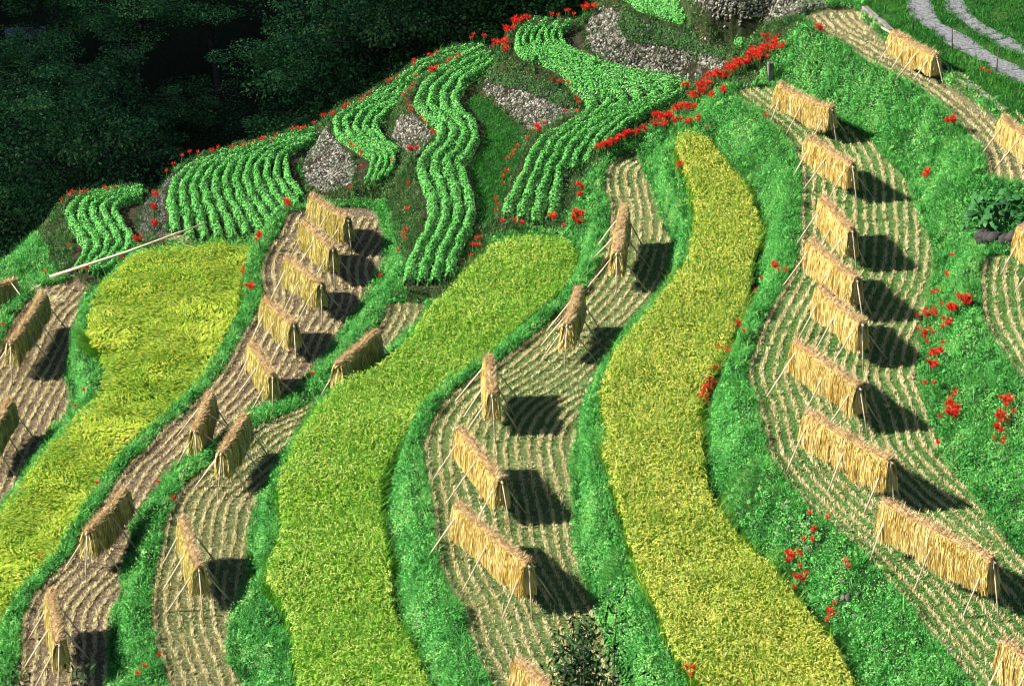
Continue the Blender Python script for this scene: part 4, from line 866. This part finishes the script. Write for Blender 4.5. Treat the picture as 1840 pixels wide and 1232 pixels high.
front_bush(1082, 1085, -36, 0, .62, 560, 3, 'dark feathery bush poking into the picture at the bottom centre')
front_bush(1050, 1160, -36, 0, .45, 420, 5, 'small dark sprig at the left foot of the feathery bush')
front_bush(75, 1185, -36, 0, .8, 480, 4, 'dark twiggy bush in the bottom left corner')

# ------------------------------------------------------------------ broad leaved plant at the right edge
P = hit(1795, 410); e = empty('taro_plant', P.tolist()); lf, wd = Acc(), Acc()
for k in range(90):
    an = rng.uniform(0, 6.28); q = .95*math.sqrt(rng.uniform()); top = np.array([q*math.cos(an)*1.0, q*math.sin(an)*.8, rng.uniform(.35, 1.0)-.35*q]); wd.tube([(top[0]*.35, top[1]*.35, -.05), (top[0]*.75, top[1]*.75, top[2]*.7), top], .012, 5)
    nn = unit(np.array([math.cos(an)*.5-.35, math.sin(an)*.3-.3, 1.0])+rng.normal(size=3)*.25); A = unit(np.cross(nn, rng.normal(size=3))); B = np.cross(nn, A); s = rng.uniform(.07, .14)
    hp = [(-.9, 0), (-1.15, .55), (-.55, .85), (.3, .68), (1.3, 0), (.3, -.68), (-.55, -.85), (-1.15, -.55)]
    V = [top]+[top+A*u*s+B*v*s-nn*.05*(abs(v)+max(u, 0)) for u, v in hp]; lf.add(V, [[0, i+1, (i+1) % 8+1] for i in range(8)], None, rng.uniform(.1, .9))
wd.build('stalks', M['stem'], e); lf.build('leaves', M['taro'], e); tag(e, 'dark broad leaved plant growing above the stone ledge at the right edge', 'plant')

def boxbm(sx, sy, sz, bev=.02, jit=0.0, seg=2):
    bm = bmesh.new(); bmesh.ops.create_cube(bm, size=1)
    for v in bm.verts: v.co = Vector((v.co.x*sx, v.co.y*sy, v.co.z*sz))
    if seg: bmesh.ops.subdivide_edges(bm, edges=bm.edges[:], cuts=seg, use_grid_fill=True)
    for v in bm.verts: v.co += Vector(rng.normal(size=3)*jit)
    if bev: bmesh.ops.bevel(bm, geom=[x for x in bm.edges if x.calc_face_angle(0) > .9], offset=bev, segments=1, affect='EDGES')
    return bm
def bmobj(name, bm, m, parent=None, loc=(0, 0, 0), rot=(0, 0, 0)):
    me = bpy.data.meshes.new(name); bm.to_mesh(me); bm.free(); me.materials.append(m); o = bpy.data.objects.new(name, me); COL.objects.link(o); o.location = loc; o.rotation_euler = rot; o.parent = parent; return o
# stone ledge under the plant
P0 = hit(1742, 448); P1 = hit(1835, 452); a = Acc()
n_ = 26; t = rng.uniform(0, 1, n_); Pp = P0+(P1-P0)*t[:, None]; Pp[:, 2] += rng.choice([.06, .2, .32], n_); Pp[:, 1] += .05
stones(a, Pp, np.tile([0, -1., .15], (n_, 1)), rng.uniform(.10, .19, n_), rng.uniform(0, .5, n_)); tag(a.build('stone_ledge', M['darkstone']), 'short dark stone ledge under the broad leaved plant at the right edge', 'stone wall')
# standing stone post by the lily band
P = hit(1384, 148); o = bmobj('stone_post', boxbm(.17, .15, .62, .025, .012), M['concrete'], None, (P[0], P[1], P[2]+.26), (.03, -.05, .2)); tag(o, 'short weathered stone post at the right end of the great lily band', 'stone post')
# low concrete kerb walls beside the highest terrace
def kerb(p0, p1, lab):
    A = on_plane(*np.array(p0, float), Z['T8a']+.2); B = on_plane(*np.array(p1, float), Z['T8a']+.2); L = np.linalg.norm(B-A); n_ = max(2, int(L/.9)); root = None
    rz = math.atan2(B[1]-A[1], B[0]-A[0]); e = empty('concrete_kerb', ((A+B)/2-[0, 0, .08]).tolist(), rz); tag(e, lab, 'kerb wall')
    for k in range(n_): bmobj('kerb_block', boxbm(L/n_-.02, .16, .46, .015, .008), M['concrete'], e, ((k+.5)*L/n_-L/2, rng.uniform(-.01, .01), 0.02+rng.uniform(-.01, .01)))
kerb(K(2,0,(975,60))[0], K(2,0,(1120,190))[0], 'low dark concrete kerb at the far end of the highest terrace')
kerb(K(2,0,(1500,450))[0], K(2,0,(1730,610))[0], 'low concrete kerb between the two racks on the highest terrace')
# fence posts
for k, (x, y0, y1) in enumerate([(1591, -2, 25), (1640, 22, 55), (1711, 60, 92), (1790, 92, 130), (1559+4, -20, 6), (1413, -20, 10)]):
    P = hit(x, y1); a = Acc(); hh = .62; lx = rng.normal()*.02; a.tube([(0, 0, -.1), (lx*.5, 0, hh*.5), (lx, 0, hh)], .016, 6); o = a.build('fence_post', M['post']); o.location = P.tolist()
    tag(o, ['thin dark post on the verge above the bare pole end', 'thin dark post on the verge right of the topmost rack pole', 'thin dark post between the topmost rack and the track', 'thin dark post at the near edge of the track', 'thin dark post at the top edge left of the track', 'thin dark post above the flat bed at the top edge'][k], 'post', 'posts along the track')
# long pole and log at the left
A = on_plane(90, 497, .45); B3 = on_plane(368, 401, 2.1); a = Acc(); a.tube([A, (A+B3)/2+[0, 0, -.05], B3], [.042, .036, .024], 8); tag(a.build('long_pole', M['pole']), 'long pale wooden pole lying across the corner of the lodged rice', 'pole')
A = hit(104, 499); B = hit(180, 502); A[2] += .05; B[2] += .05; a = Acc(); a.tube([A, (A+B)/2+[0, 0, .02], B], [.035, .04, .03], 8); tag(a.build('log', M['bark']), 'thin dark log at the far end of the lowest terrace', 'log')
# loose straw left on the ground
def straw_pile(p0, p1, lab, n_=500):
    A = hit(*p0); B = hit(*p1); t = rng.uniform(0, 1, n_); Pp = A+(B-A)*t[:, None]+rng.normal(size=(n_, 3))*[.05, .10, 0]; Pp[:, 2] = Hat(Pp[:, 0], Pp[:, 1])+rng.uniform(.01, .09, n_)
    d = unit(B-A); U = unit(d+rng.normal(size=(n_, 3))*.35); a = Acc(); blades(a, Pp, U, np.zeros((n_, 3)), rng.uniform(.2, .4, n_), .014, rng.uniform(.5, 1, n_)); tag(a.build('straw_heap', M['stub']), lab, 'straw')
straw_pile((10,548), (100,545), 'pale loose straw lying behind the long brown rack')
straw_pile((296,430), (335,438), 'small wisp of pale straw at the far rim of the lodged rice', 140)
# pale tin roof far down behind the trees
P = hit(48, 96); e = empty('farm_shed', P.tolist(), .15); hh = .9
bmobj('wall', boxbm(1.5, 1.2, hh, .02), M['post'], e, (0, 0, hh/2)); bmobj('roof', boxbm(1.8, .85, .05, 0), M['gravel'], e, (0, -.36, hh+.14), (.38, 0, 0)); bmobj('roof', boxbm(1.8, .85, .05, 0), M['gravel'], e, (0, .38, hh+.14), (-.38, 0, 0)); tag(e, 'small shed with a pale roof glimpsed through the dark trees at the far left', 'shed')
